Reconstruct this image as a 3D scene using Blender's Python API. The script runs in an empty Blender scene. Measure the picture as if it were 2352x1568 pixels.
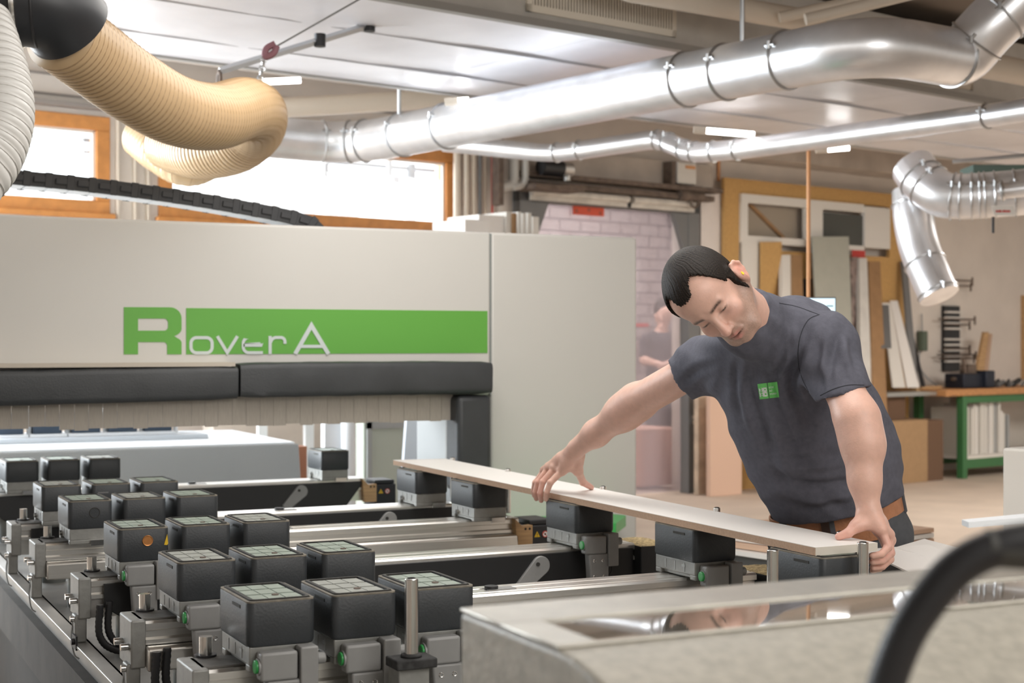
import bpy, bmesh, math, random
import numpy as np
from mathutils import Vector, Matrix
from mathutils.bvhtree import BVHTree
random.seed(7)
SC = bpy.context.scene
COL = SC.collection
# ---------------------------------------------------------------- camera, world, light, exposure
F, CX, CY, HC = 3441.0, 1176.0, 790.0, 1.42
YAW = math.radians(25.8)
V2 = (math.sin(YAW), math.cos(YAW)); R2 = (math.cos(YAW), -math.sin(YAW))
camd = bpy.data.cameras.new('camera'); cam = bpy.data.objects.new('camera', camd); COL.objects.link(cam)
cam.location = (0, 0, HC); cam.rotation_euler = (math.pi/2, 0, -YAW)
camd.sensor_width = 36.0; camd.lens = F/2352*36.0; camd.shift_y = 6/2352
camd.clip_start = .05; camd.clip_end = 200
camd.dof.use_dof = True; camd.dof.focus_distance = 3.47; camd.dof.aperture_fstop = 5.4
SC.camera = cam
SC.view_settings.view_transform = 'Standard'; SC.view_settings.look = 'None'
SC.view_settings.gamma = 1; SC.view_settings.use_curve_mapping = False
SC.view_settings.exposure = 0.62
try:
    SC.cycles.use_denoising = True
    SC.cycles.max_bounces = 10; SC.cycles.transparent_max_bounces = 12
except Exception: pass
wd = bpy.data.worlds.new('daylight'); SC.world = wd; wd.use_nodes = True
bg = wd.node_tree.nodes['Background']; bg.inputs[1].default_value = 1.0
_N, _L = wd.node_tree.nodes, wd.node_tree.links       # bright sky on the window side, dim warm hall behind
_tc = _N.new('ShaderNodeTexCoord'); _dp = _N.new('ShaderNodeVectorMath'); _dp.operation = 'DOT_PRODUCT'; _dp.inputs[1].default_value = (-.12, .99, .0)
_L.new(_tc.outputs['Generated'], _dp.inputs[0]); _cr = _N.new('ShaderNodeValToRGB'); _mr = _N.new('ShaderNodeMapRange')
_mr.inputs['From Min'].default_value = -1; _mr.inputs['From Max'].default_value = 1; _L.new(_dp.outputs['Value'], _mr.inputs[0]); _L.new(_mr.outputs[0], _cr.inputs[0])
_cr.color_ramp.elements[0].position = .58; _cr.color_ramp.elements[0].color = (.43, .40, .36, 1)
_cr.color_ramp.elements[1].position = .88; _cr.color_ramp.elements[1].color = (1.9, 2.0, 2.1, 1)
_L.new(_cr.outputs[0], bg.inputs[0])
def area(name, loc, target, sx, sy, power, col):
    l = bpy.data.lights.new(name, 'AREA'); l.shape = 'RECTANGLE'; l.size = sx; l.size_y = sy; l.energy = power; l.color = col
    o = bpy.data.objects.new(name, l); COL.objects.link(o); o.location = loc
    o.rotation_euler = (Vector(target)-Vector(loc)).to_track_quat('-Z', 'Y').to_euler(); return o
_c, _s = math.cos(math.radians(12.7)), math.sin(math.radians(12.7))
area('window_daylight', (-1.5, 9.1, 2.3), (2.2, 4.2, 1.2), 3.4, 2.2, 400, (.88, .95, 1.0))
area('window_row_daylight', (6.0*_c-14.6*_s, 6.0*_s+14.6*_c, 3.4), (4.0, 5.0, 2.2), 12.0, 4.2, 1300, (.92, .97, 1.0))
area('overhead_fill', (2.0, 3.9, 2.88), (2.1, 3.9, 0), 3.4, 1.4, 42, (1.0, .97, .93))  # unseen soft light added to brighten the board and pod tops
area('cover_front_fill', (2.2, -.5, 3.0), (2.2, 2.2, 1.0), 2.6, 1.8, 62, (1.0, .97, .93))  # unseen soft light added above the lens for the cover and pod fronts
area('hall_back_fill', (9.0, 9.0, 3.2), (9.0, 9.3, 0), 3.0, 1.5, 110, (1.0, .93, .84))  # unseen fill light over the back of the hall
area('bench_wall_fill', (10.6, 7.0, 3.0), (10.8, 8.0, 0), 2.5, 1.5, 160, (1.0, .94, .87))  # unseen fill light added to brighten the right wall by the bench

# ---------------------------------------------------------------- pixel geometry -> metric points
def P(px, py, d):
    k = (px-CX)/F
    return Vector((d*(V2[0]+k*R2[0]), d*(V2[1]+k*R2[1]), HC-(py-CY)/F*d))
def PZ(px, py, z): return P(px, py, (HC-z)*F/(py-CY))
def PY(px, py, y): return P(px, py, y/(V2[1]+(px-CX)/F*R2[1]))
def PX(px, py, x): return P(px, py, x/(V2[0]+(px-CX)/F*R2[0]))
BR = math.radians(38.5); TH = math.radians(12.7)      # the room stands 12.7 degrees askew to the machine
def PW(px, py, w): return P(px, py, w/(math.cos(BR)-math.sin(BR)*(px-CX)/F))
def toroom(p): return Vector((p[0]*math.cos(TH)+p[1]*math.sin(TH), -p[0]*math.sin(TH)+p[1]*math.cos(TH), p[2]))
def fromroom(p): return Vector((p[0]*math.cos(TH)-p[1]*math.sin(TH), p[0]*math.sin(TH)+p[1]*math.cos(TH), p[2]))
def RW(px, py, w): return toroom(PW(px, py, w))
def c2w(x, y, z): return Vector((x*R2[0]-z*V2[0], x*R2[1]-z*V2[1], y))   # right, up, towards the lens

# ---------------------------------------------------------------- materials
MATS = {}
def mat(name, col, rough=.5, metal=0., var=0., vscale=8., bump=0., bscale=60., spec=.5, stretch=None, trans=0., alpha=1., emit=None, estr=0., coat=0., sss=0., attr=None, ior=None):
    if name in MATS: return MATS[name]
    m = bpy.data.materials.new(name); m.use_nodes = True; nt = m.node_tree; N = nt.nodes; L = nt.links
    b = N['Principled BSDF']
    b.inputs['Base Color'].default_value = (*col, 1); b.inputs['Roughness'].default_value = rough; b.inputs['Metallic'].default_value = metal
    b.inputs['Specular IOR Level'].default_value = spec
    b.inputs['Transmission Weight'].default_value = trans; b.inputs['Alpha'].default_value = alpha
    b.inputs['Coat Weight'].default_value = coat
    if ior: b.inputs['IOR'].default_value = ior
    if sss:
        b.inputs['Subsurface Weight'].default_value = sss; b.inputs['Subsurface Radius'].default_value = (.012, .005, .003); b.inputs['Subsurface Scale'].default_value = 1.0
    if emit: b.inputs['Emission Color'].default_value = (*emit, 1); b.inputs['Emission Strength'].default_value = estr
    tc = N.new('ShaderNodeTexCoord'); mp = N.new('ShaderNodeMapping'); L.new(tc.outputs['Object'], mp.inputs[0])
    if stretch: mp.inputs['Scale'].default_value = stretch
    src = None
    if attr:
        a = N.new('ShaderNodeAttribute'); a.attribute_name = attr; src = a.outputs['Color']; L.new(src, b.inputs['Base Color'])
    if var:
        n = N.new('ShaderNodeTexNoise'); n.inputs['Scale'].default_value = vscale; n.inputs['Detail'].default_value = 5; L.new(mp.outputs[0], n.inputs[0])
        r = N.new('ShaderNodeMapRange'); r.inputs['From Min'].default_value = .3; r.inputs['From Max'].default_value = .7
        r.inputs['To Min'].default_value = 1-var; r.inputs['To Max'].default_value = 1+var; L.new(n.outputs[0], r.inputs[0])
        mx = N.new('ShaderNodeMix'); mx.data_type = 'RGBA'; mx.blend_type = 'MULTIPLY'; mx.inputs[0].default_value = 1
        if src: L.new(src, mx.inputs[6])
        else: mx.inputs[6].default_value = (*col, 1)
        cb = N.new('ShaderNodeCombineColor')
        for i in range(3): L.new(r.outputs[0], cb.inputs[i])
        L.new(cb.outputs[0], mx.inputs[7]); L.new(mx.outputs[2], b.inputs['Base Color'])
    if bump:
        n2 = N.new('ShaderNodeTexNoise'); n2.inputs['Scale'].default_value = bscale; n2.inputs['Detail'].default_value = 3; L.new(mp.outputs[0], n2.inputs[0])
        bp = N.new('ShaderNodeBump'); bp.inputs['Strength'].default_value = bump; bp.inputs['Distance'].default_value = .004
        L.new(n2.outputs[0], bp.inputs['Height']); L.new(bp.outputs[0], b.inputs['Normal'])
    MATS[name] = m; return m
def brick_mat(name, c1, c2, mortar, scale=1., bw=.5, rh=.25, ms=.02, vertical=True):
    m = bpy.data.materials.new(name); m.use_nodes = True; nt = m.node_tree; N = nt.nodes; L = nt.links; b = N['Principled BSDF']
    tc = N.new('ShaderNodeTexCoord'); mp = N.new('ShaderNodeMapping'); L.new(tc.outputs['Object'], mp.inputs[0])
    mp.inputs['Rotation'].default_value = (math.pi/2, 0, -TH) if vertical else (0, 0, 0)
    if vertical:
        sp = N.new('ShaderNodeSeparateXYZ'); cb = N.new('ShaderNodeCombineXYZ'); L.new(tc.outputs['Object'], sp.inputs[0])
        L.new(sp.outputs[0], cb.inputs[0]); L.new(sp.outputs[2], cb.inputs[1]); v = cb.outputs[0]
    else: v = mp.outputs[0]
    br = N.new('ShaderNodeTexBrick'); L.new(v, br.inputs[0])
    br.inputs['Color1'].default_value = (*c1, 1); br.inputs['Color2'].default_value = (*c2, 1); br.inputs['Mortar'].default_value = (*mortar, 1)
    br.inputs['Scale'].default_value = scale; br.inputs['Brick Width'].default_value = bw; br.inputs['Row Height'].default_value = rh; br.inputs['Mortar Size'].default_value = ms
    L.new(br.outputs[0], b.inputs['Base Color']); b.inputs['Roughness'].default_value = .85
    return m

M = {}
M['wall'] = mat('painted_plaster', (.74, .68, .62), .85, var=.05, vscale=3, bump=.25, bscale=30)
M['conc'] = mat('concrete', (.55, .49, .43), .9, var=.12, vscale=4, bump=.4, bscale=20)
M['ceil'] = mat('brown_ceiling', (.30, .25, .21), .9, var=.12, vscale=3)
M['floor'] = mat('dusty_floor', (.60, .50, .41), .75, var=.09, vscale=2.2, bump=.15, bscale=40)
M['galv'] = mat('galvanised_duct', (.86, .87, .90), .34, .80, var=.10, vscale=5, bump=.05, bscale=8)
M['galvd'] = mat('galvanised_band', (.55, .56, .57), .32, .95)
M['foil'] = mat('foil_duct', (.86, .86, .90), .36, .35, var=.08, vscale=2, bump=.5, bscale=2.2)
M['foilside'] = mat('galvanised_sheet', (.62, .61, .58), .5, .6, var=.08, vscale=6)
M['steel'] = mat('polished_steel', (.72, .71, .69), .18, 1.0)
M['alu'] = mat('aluminium_rail', (.78, .76, .72), .30, .9, var=.05, vscale=4, stretch=(1, 30, 30))
M['aluf'] = mat('cast_aluminium', (.27, .27, .255), .48, .35, var=.10, vscale=40, bump=.15, bscale=120)
M['cast'] = mat('grey_plastic_clamp', (.27, .27, .265), .5, .1, var=.05, vscale=30)
M['pod'] = mat('pod_housing', (.030, .034, .038), .48, var=.10, vscale=25, bump=.12, bscale=200)
M['rim'] = mat('pod_rubber', (.030, .028, .024), .7, var=.2, vscale=60)
M['rimt'] = mat('dusty_rubber_edge', (.20, .18, .145), .8, var=.25, vscale=60)
M['plate'] = mat('pod_plate', (.27, .32, .27), .45, var=.12, vscale=50)
M['plate2'] = mat('pod_plate_grey', (.31, .32, .29), .45, var=.12, vscale=50)
M['black'] = mat('black_panel', (.012, .012, .013), .45)
M['hosek'] = mat('black_rubber', (.015, .015, .017), .5)
M['green'] = mat('logo_green', (.125, .40, .055), .5)
M['btn'] = mat('button_green', (.03, .30, .07), .35)
M['panel'] = mat('cream_panel', (.635, .62, .585), .42, var=.012, vscale=2)
M['seam'] = mat('panel_seam', (.28, .30, .29), .6)
M['letter'] = mat('logo_grey', (.62, .68, .67), .5)
M['pad'] = mat('black_vinyl', (.040, .043, .046), .48, var=.08, vscale=12, bump=.25, bscale=150)
M['strip'] = mat('curtain_strip', (.40, .36, .31), .7, var=.07, vscale=30, stretch=(12, 12, 1))
M['white'] = mat('white_laminate', (.83, .80, .765), .45)
M['mdf'] = mat('particle_core', (.50, .34, .235), .8, var=.08, vscale=200)
M['bgrey'] = mat('machine_grey', (.36, .37, .37), .5, var=.02, vscale=3)
M['bwhite'] = mat('machine_white', (.82, .85, .88), .4)
M['bluepod'] = mat('navy_cup', (.02, .04, .07), .45)
M['wood'] = mat('beech_block', (.50, .31, .15), .6, var=.2, vscale=8, stretch=(1, 1, 12))
M['orwood'] = mat('orange_window_wood', (.62, .27, .08), .5, var=.12, vscale=6, stretch=(2, 2, 2))
M['glass'] = mat('window_glass', (.95, .98, 1), .02, trans=1., alpha=.08)
M['cream'] = mat('cream_pipe', (.68, .60, .50), .5)
M['grille'] = mat('ivory_grille', (.80, .74, .64), .6)
M['dark'] = mat('dark_gap', (.03, .028, .025), .8)
M['rust'] = mat('rusty_steel', (.16, .12, .095), .7, .3, var=.3, vscale=15)
M['dgrey'] = mat('grey_steel_frame', (.19, .19, .19), .55, .2)
M['lamp'] = mat('tube_light', (1, 1, 1), .5, emit=(1, .98, .95), estr=7)
M['hose'] = mat('beige_hose', (.56, .39, .22), .35, var=.05, vscale=6, trans=.0, sss=.0)
M['hosew'] = mat('white_hose', (.72, .71, .68), .35)
M['rib'] = mat('hose_wire', (.34, .22, .11), .5)
M['ribw'] = mat('white_hose_wire', (.50, .48, .45), .5)
M['chain'] = mat('cable_chain', (.030, .031, .034), .5)
M['chainl'] = mat('chain_underside', (.85, .87, .90), .5)
M['tan'] = mat('osb_tan', (.55, .33, .12), .8, var=.08, vscale=40)
M['brown'] = mat('brown_board', (.33, .19, .09), .75, var=.1, vscale=10)
M['card'] = mat('cardboard', (.38, .24, .125), .85, var=.05, vscale=20)
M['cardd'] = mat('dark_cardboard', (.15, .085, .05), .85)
M['ggreen'] = mat('sage_board', (.42, .42, .36), .7, var=.03, vscale=10)
M['offw'] = mat('off_white_board', (.74, .71, .66), .6)
M['bench'] = mat('bench_green', (.05, .17, .06), .5)
M['benchtop'] = mat('bench_wood', (.50, .24, .09), .5, var=.2, vscale=10, stretch=(1, 8, 8))
M['red'] = mat('red_orange_sign', (.72, .10, .045), .6)
M['redd'] = mat('red_paint', (.55, .05, .04), .6)
M['orange'] = mat('orange_cable', (.72, .36, .16), .5)
M['screen'] = mat('lit_screen', (.1, .1, .1), .3, emit=(.62, .84, .95), estr=.9)
M['gel'] = mat('matt_green_fairing', (.06, .42, .10), .4)
M['yellow'] = mat('warning_yellow', (.75, .48, .02), .5)
M['dust'] = mat('sawdust', (.42, .32, .17), .95, var=.4, vscale=90, bump=1., bscale=150)
M['brass'] = mat('copper_disc', (.55, .24, .08), .35, .6, var=.15, vscale=60)
M['pink'] = mat('pink_panel', (.72, .50, .38), .8)
M['brick'] = brick_mat('pink_brick', (.42, .37, .37), (.47, .42, .42), (.24, .21, .22), 1., .30, .135, .012)
M['shirt'] = mat('slate_tshirt', (.104, .105, .130), .88, var=.10, vscale=70, bump=.2, bscale=300, spec=.2)
M['trouser'] = mat('grey_trousers', (.085, .088, .096), .85, var=.08, vscale=60, spec=.2)
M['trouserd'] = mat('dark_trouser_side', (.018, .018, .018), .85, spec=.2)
M['belt'] = mat('tan_leather', (.40, .17, .08), .5, var=.15, vscale=40, bump=.3, bscale=120)
M['hair'] = mat('dark_hair', (.022, .017, .014), .6, spec=.18, attr='tint', bump=.25, bscale=300)
M['skin'] = mat('skin', (.7, .45, .36), .46, attr='tint', var=.05, vscale=60, bump=.10, bscale=250, sss=.12)
M['eye'] = mat('eye_white', (.55, .50, .47), .15)
M['boot'] = mat('black_boot', (.02, .018, .016), .5)
M['panelf'] = mat('speckled_powder_coat', (.42, .395, .335), .5, var=.16, vscale=70, bump=.35, bscale=130)
M['topband'] = mat('brushed_top', (.42, .40, .35), .33, .55, var=.10, vscale=30)
M['mirror'] = mat('glossy_cover', (.20, .18, .15), .02, .0, coat=1., ior=2.6)
M['earplug'] = mat('earplug_yellow', (.85, .65, .05), .5)
M['bed'] = mat('machine_bed', (.27, .265, .25), .5, .4, var=.2, vscale=6)
M['chan'] = mat('steel_channel', (.36, .35, .33), .4, .7, var=.12, vscale=8)
M['grate'] = mat('slot_dark', (.015, .015, .015), .8)

# ---------------------------------------------------------------- mesh helpers
ORG = {}
class MB:
    def __init__(s, room=False): s.v = []; s.f = []; s.mi = []; s.room = room
    def add(s, vs, fs, mi=0):
        n = len(s.v); s.v += [Vector(q) for q in vs]; s.f += [tuple(i+n for i in f) for f in fs]; s.mi += [mi]*len(fs); return s
    def box(s, a, b, mi=0):
        x0, y0, z0 = (min(a[i], b[i]) for i in range(3)); x1, y1, z1 = (max(a[i], b[i]) for i in range(3))
        return s.add([(x0,y0,z0),(x1,y0,z0),(x1,y1,z0),(x0,y1,z0),(x0,y0,z1),(x1,y0,z1),(x1,y1,z1),(x0,y1,z1)],
                     [(0,3,2,1),(4,5,6,7),(0,1,5,4),(1,2,6,5),(2,3,7,6),(3,0,4,7)], mi)
    def cbox(s, c, sz, mi=0, rot=None):
        c = Vector(c); vs = []
        for z in (-.5, .5):
            for x, y in ((-.5,-.5),(.5,-.5),(.5,.5),(-.5,.5)):
                q = Vector((x*sz[0], y*sz[1], z*sz[2]))
                if rot is not None: q = rot @ q
                vs.append(c+q)
        return s.add(vs, [(0,3,2,1),(4,5,6,7),(0,1,5,4),(1,2,6,5),(2,3,7,6),(3,0,4,7)], mi)
    def prism(s, poly, e, mi=0):        # planar polygon (3D points) pushed along vector e
        n = len(poly); e = Vector(e); a = [Vector(p) for p in poly]
        vs = a+[p+e for p in a]
        return s.add(vs, [tuple(range(n-1,-1,-1)), tuple(range(n,2*n))]+[(i,(i+1)%n,(i+1)%n+n,i+n) for i in range(n)], mi)
    def tube(s, pts, r, seg=24, mi=0, caps=True, closed=False):
        pts = [Vector(p) for p in pts]; n = len(pts)
        rs = r if hasattr(r, '__len__') else [r]*n
        T = []
        for i in range(n):
            if closed: t = pts[(i+1)%n]-pts[i-1]
            else: t = pts[min(i+1,n-1)]-pts[max(i-1,0)]
            T.append(t.normalized())
        up = Vector((0,0,1)) if abs(T[0].z) < .9 else Vector((1,0,0))
        N = (up-T[0]*up.dot(T[0])).normalized(); vs = []
        for i in range(n):
            N = (N-T[i]*N.dot(T[i])).normalized(); Bn = T[i].cross(N)
            for k in range(seg):
                a = 2*math.pi*k/seg; vs.append(pts[i]+(N*math.cos(a)+Bn*math.sin(a))*rs[i])
        fs = []
        for i in range(n if closed else n-1):
            j = (i+1)%n
            for k in range(seg):
                l = (k+1)%seg; fs.append((i*seg+k, i*seg+l, j*seg+l, j*seg+k))
        if caps and not closed: fs += [tuple(range(seg-1,-1,-1)), tuple((n-1)*seg+k for k in range(seg))]
        return s.add(vs, fs, mi)
    def cyl(s, a, b, r, seg=24, mi=0, r2=None): return s.tube([a, b], [r, r if r2 is None else r2], seg, mi)
    def torus(s, c, n, R, r, seg=32, k=8, mi=0):
        n = Vector(n).normalized(); u = n.orthogonal().normalized(); w = n.cross(u); c = Vector(c)
        return s.tube([c+(u*math.cos(2*math.pi*i/seg)+w*math.sin(2*math.pi*i/seg))*R for i in range(seg)], r, k, mi, closed=True)
    def build(s, name, mats, parent=None, bevel=0., ang=40, smooth=True, solid=0.):
        if s.room: s.v = [fromroom(p) for p in s.v]
        if not isinstance(mats, (list, tuple)): mats = [mats]
        if parent is not None: o0 = ORG[parent.name]
        else:
            xs = [p.x for p in s.v]; ys = [p.y for p in s.v]; zs = [p.z for p in s.v]
            o0 = Vector(((min(xs)+max(xs))/2, (min(ys)+max(ys))/2, min(zs)))
        me = bpy.data.meshes.new(name); me.from_pydata([p-o0 for p in s.v], [], s.f)
        bm = bmesh.new(); bm.from_mesh(me); bmesh.ops.recalc_face_normals(bm, faces=bm.faces); bm.to_mesh(me); bm.free()
        for m in mats: me.materials.append(m)
        for p, i in zip(me.polygons, s.mi): p.material_index = i; p.use_smooth = smooth
        if smooth: me.set_sharp_from_angle(angle=math.radians(ang))
        o = bpy.data.objects.new(name, me); COL.objects.link(o); ORG[o.name] = o0
        if parent is not None: o.parent = parent
        else: o.location = o0
        if bevel:
            b = o.modifiers.new('bevel', 'BEVEL'); b.width = bevel; b.segments = 3; b.limit_method = 'ANGLE'; b.angle_limit = math.radians(40); b.harden_normals = False
        return o
def tag(o, label, cat, group=None, kind=None):
    o['label'] = label; o['category'] = cat
    if group: o['group'] = group
    if kind: o['kind'] = kind
    return o
def struct(o): o['kind'] = 'structure'; return o
def thing(name, loc, label, cat, group=None):
    o = bpy.data.objects.new(name, None); COL.objects.link(o); o.location = loc; o.empty_display_size = .1
    ORG[o.name] = Vector(loc); return tag(o, label, cat, group)
def copy_tree(o, parent=None, loc=None):
    c = o.copy(); COL.objects.link(c)
    if parent is not None: c.parent = parent
    if loc is not None: c.location = loc
    ORG[c.name] = Vector(loc) if loc is not None else ORG.get(parent.name if parent else o.name, Vector())
    for ch in list(o.children): copy_tree(ch, c)
    return c
def catmull(pts, n=10):
    pts = [Vector(p) for p in pts]; q = [pts[0]*2-pts[1]]+pts+[pts[-1]*2-pts[-2]]; out = []
    for i in range(1, len(q)-2):
        for k in range(n):
            t = k/n; a, b, c, d = q[i-1], q[i], q[i+1], q[i+2]
            out.append(.5*((2*b)+(c-a)*t+(2*a-5*b+4*c-d)*t*t+(3*b-a-3*c+d)*t**3))
    return out+[pts[-1]]
def fillet(pts, rad, n=8):
    pts = [Vector(p) for p in pts]; out = [pts[0]]
    for i in range(1, len(pts)-1):
        a = (pts[i-1]-pts[i]); b = (pts[i+1]-pts[i]); r = min(rad, a.length*.45, b.length*.45)
        p0 = pts[i]+a.normalized()*r; p1 = pts[i]+b.normalized()*r
        for k in range(n+1):
            t = k/n; out.append(p0*(1-t)**2+pts[i]*2*t*(1-t)+p1*t*t)
    return out+[pts[-1]]
def flat_shape(loops, fn, ext, depth=0):
    """closed 2D loops (with holes) -> MB made of the filled shape pushed through fn, thickness ext along a vector"""
    cu = bpy.data.curves.new('tmp', 'CURVE'); cu.dimensions = '2D'; cu.fill_mode = 'BOTH'
    for lp in loops:
        sp = cu.splines.new('POLY'); sp.points.add(len(lp)-1)
        for i, p in enumerate(lp): sp.points[i].co = (p[0], p[1], 0, 1)
        sp.use_cyclic_u = True
    return curve_mb(cu, fn, ext)
def curve_mb(cu, fn, ext):
    o = bpy.data.objects.new('tmp', cu); COL.objects.link(o)
    dg = bpy.context.evaluated_depsgraph_get(); me = bpy.data.meshes.new_from_object(o.evaluated_get(dg))
    mb = MB(); ext = Vector(ext)
    vs = [Vector(fn(v.co.x, v.co.y)) for v in me.vertices]; fs = [tuple(p.vertices) for p in me.polygons]
    n = len(vs); mb.add(vs+[v+ext for v in vs], fs+[tuple(i+n for i in f[::-1]) for f in fs])
    cnt = {}
    for f in fs:
        for i in range(len(f)):
            e = (f[i], f[(i+1)%len(f)]); cnt[tuple(sorted(e))] = cnt.get(tuple(sorted(e)), 0)+1
    side = [k for k, c in cnt.items() if c == 1]
    mb.f += [(a, b, b+n, a+n) for a, b in side]; mb.mi += [0]*len(side)
    bpy.data.objects.remove(o); bpy.data.meshes.remove(me); return mb
def ribbon(pts, w, closed=False):
    """2D stroke -> loops outlining it"""
    pts = [p for i, p in enumerate(pts) if i == 0 or abs(p[0]-pts[i-1][0])+abs(p[1]-pts[i-1][1]) > .5]
    if closed and abs(pts[0][0]-pts[-1][0])+abs(pts[0][1]-pts[-1][1]) < .5: pts = pts[:-1]
    n = len(pts); L = []; Rr = []
    for i in range(n):
        if closed: a = pts[i-1]; b = pts[(i+1)%n]
        else: a = pts[max(0,i-1)]; b = pts[min(n-1,i+1)]
        t = Vector((b[0]-a[0], b[1]-a[1])).normalized(); q = Vector((-t.y, t.x))*w/2
        k = 1.0
        if 0 < i < n-1 or closed:
            t1 = Vector((pts[i][0]-a[0], pts[i][1]-a[1])).normalized(); k = 1/max(.35, t.dot(t1))
        L.append((pts[i][0]+q.x*k, pts[i][1]+q.y*k)); Rr.append((pts[i][0]-q.x*k, pts[i][1]-q.y*k))
    return [L, Rr[::-1]] if closed else [L+Rr[::-1]]
def rrect(x0, y0, x1, y1, r, n=6):
    out = []
    for cx, cy, a0 in ((x1-r,y0+r,-90),(x1-r,y1-r,0),(x0+r,y1-r,90),(x0+r,y0+r,180)):
        for k in range(n+1):
            a = math.radians(a0+90*k/n); out.append((cx+r*math.cos(a), cy+r*math.sin(a)))
    return out
def text_mb(txt, fn, ext, size=1., align='LEFT'):
    cu = bpy.data.curves.new('tmp', 'FONT'); cu.body = txt; cu.size = size; cu.align_x = align; cu.resolution_u = 3; cu.offset = .02*size
    return curve_mb(cu, fn, ext)

# ================================================================ SETTING
WW = 10.2; ZC = 3.5
f = MB(); f.box((-12,-6,-.1),(30,30,0)); struct(f.build('floor', M['floor']))
m = MB(room=True)
U1a, U1b, Z1a, Z1b = 2.3, 4.42, 2.34, 3.04
U2a, U2b, Z2a, Z2b = 4.80, 7.49, 2.34, 3.04
DUa, DUb, DZ = 8.12, 10.33, 2.80
for a, b, c, d in ((-8,U1a,0,ZC),(U1a,U1b,0,Z1a),(U1a,U1b,Z1b,ZC),(U1b,U2a,0,ZC),(U2a,U2b,0,Z2a),(U2a,U2b,Z2b,ZC),(U2b,DUa,0,ZC),(DUa,DUb,DZ,ZC),(DUb,20,0,ZC)):
    m.box((a,WW,c),(b,WW+.28,d))
struct(m.build('wall_back', M['wall'], smooth=False))
m = MB(room=True); m.box((-8,-4,ZC),(20,WW+.28,ZC+.2)); m.box((9.9,WW+.28,ZC),(16.1,13.1,ZC+.2)); struct(m.build('ceiling', M['ceil'], smooth=False))
m = MB(room=True)
for z in (3.16, 3.30): m.box((-8, WW-.03, z),(DUa-.1, WW+.01, z+.012))
m.box((-8, WW-.10, 3.08),(7.6, WW, 3.115)); struct(m.build('trim_1', mat('dark_rail', (.30,.27,.25), .7)))  # dark rail above the windows and two thin lines on the wall
m = MB(room=True)
for u in (4.47, 4.60, 4.70): m.box((u, WW-.05, 2.2),(u+.012, WW, 3.08))
struct(m.build('trim_2', M['cream']))
m = MB(room=True); m.box((DUb+.42, WW-.35, 3.22),(20, WW, ZC)); struct(m.build('trim_3', M['conc']))
for i, w in enumerate((1.2, 3.0, 8.9)):
    m = MB(room=True); m.box((-8, w, ZC-.22),(20, w+.22, ZC)); struct(m.build('trim_%d' % (4+i), mat('beam_brown', (.19,.155,.13), .85, var=.1) if w < 8 else M['wall'], bevel=.01))
# windows
def window(n, ua, ub, za, zb, mull):
    m = MB(room=True); fw = .10; y0, y1 = WW-.03, WW+.10
    m.box((ua,y0,zb-fw),(ub,y1,zb)); m.box((ua,y0,za),(ub,y1,za+fw)); m.box((ua,y0,za+fw),(ua+fw,y1,zb-fw)); m.box((ub-fw,y0,za+fw),(ub,y1,zb-fw))
    m.box((ua-.03,y0-.03,za-.03),(ub+.03,y0+.02,za+.01))
    for u in mull: m.box((u-.05,y0,za+fw),(u+.05,y1,zb-fw))
    w = struct(m.build('window_%d' % n, M['orwood'], bevel=.006))
    g = MB(room=True); g.box((ua+fw,WW+.03,za+fw),(ub-fw,WW+.04,zb-fw)); gg = g.build('window_pane', M['glass'], w, smooth=False)
    g = MB(room=True)
    for a in ((ua+fw,ua+fw+.02),(ub-fw-.02,ub-fw)): g.box((a[0],WW,za+fw),(a[1],WW+.02,zb-fw))
    g.box((ua+fw,WW,zb-fw-.02),(ub-fw,WW+.02,zb-fw)); g.build('glazing_bead', M['offw'], w)
ORG_KEEP = {}
window(1, U1a, U1b, Z1a, Z1b, [])
window(2, U2a, U2b, Z2a, Z2b, [])
# outside the windows: a pale canopy on posts and a neighbouring white building
t = thing('canopy', fromroom((6.3,14,0)), 'pale grey steel canopy seen outside through the wide window', 'canopy')
m = MB(room=True)
m.box((3.0,13.5,3.07),(10.2,13.7,3.24)); m.box((3.0,13.6,3.33),(10.2,13.7,3.37)); m.build('beam', mat('pale_steel', (.20,.215,.24), .6), t)
m = MB(room=True)
for k in range(9): m.box((3.4+k*.8,13.45,3.0),(3.45+k*.8,13.5,3.4))
m.build('bracket', mat('pale_steel', (.20,.215,.24), .6), t)
for u in (4.55, 9.4):
    m = MB(room=True); m.cyl((u,13.6,0),(u,13.6,3.4),.05,16); m.build('post', mat('pale_steel', (.20,.215,.24), .6), t)
t = thing('building', fromroom((7.5,20,0)), 'white building with orange downpipe seen outside through the window', 'building')
m = MB(room=True); m.box((7.5,19.5,0),(12.5,21,3.6)); m.build('facade', mat('bright_render', (.86,.88,.92), .8), t)
m = MB(room=True); m.cyl((10.05,19.4,0),(10.05,19.4,3.5),.08,12); m.build('downpipe', M['orange'], t)

# door with transparent curtain, hall behind
m = MB(room=True)
dy0, dy1 = WW-.10, WW+.02
m.box((DUa,dy0,0),(DUa+.14,dy1,DZ)); m.box((DUb-.15,dy0,0),(DUb,dy1,DZ)); m.box((DUa,dy0,DZ-.14),(DUb,dy1,DZ))
m.prism([(DUa+.13,dy0+.01,DZ-.14),(DUa+.34,dy0+.01,DZ-.14),(DUa+.13,dy0+.01,DZ-.62)],(0,.06,0))
m.prism([(DUb-.14,dy0+.01,DZ-.14),(DUb-.14,dy0+.01,DZ-.62),(DUb-.34,dy0+.01,DZ-.14)],(0,.06,0))
door = struct(m.build('door_1', M['dgrey'], bevel=.005))
cur = bpy.data.materials.new('clear_curtain'); cur.use_nodes = True; nt = cur.node_tree; pb = nt.nodes['Principled BSDF']
pb.inputs['Base Color'].default_value = (.64,.57,.64,1); pb.inputs['Roughness'].default_value = .22; pb.inputs['Alpha'].default_value = .48
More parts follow.
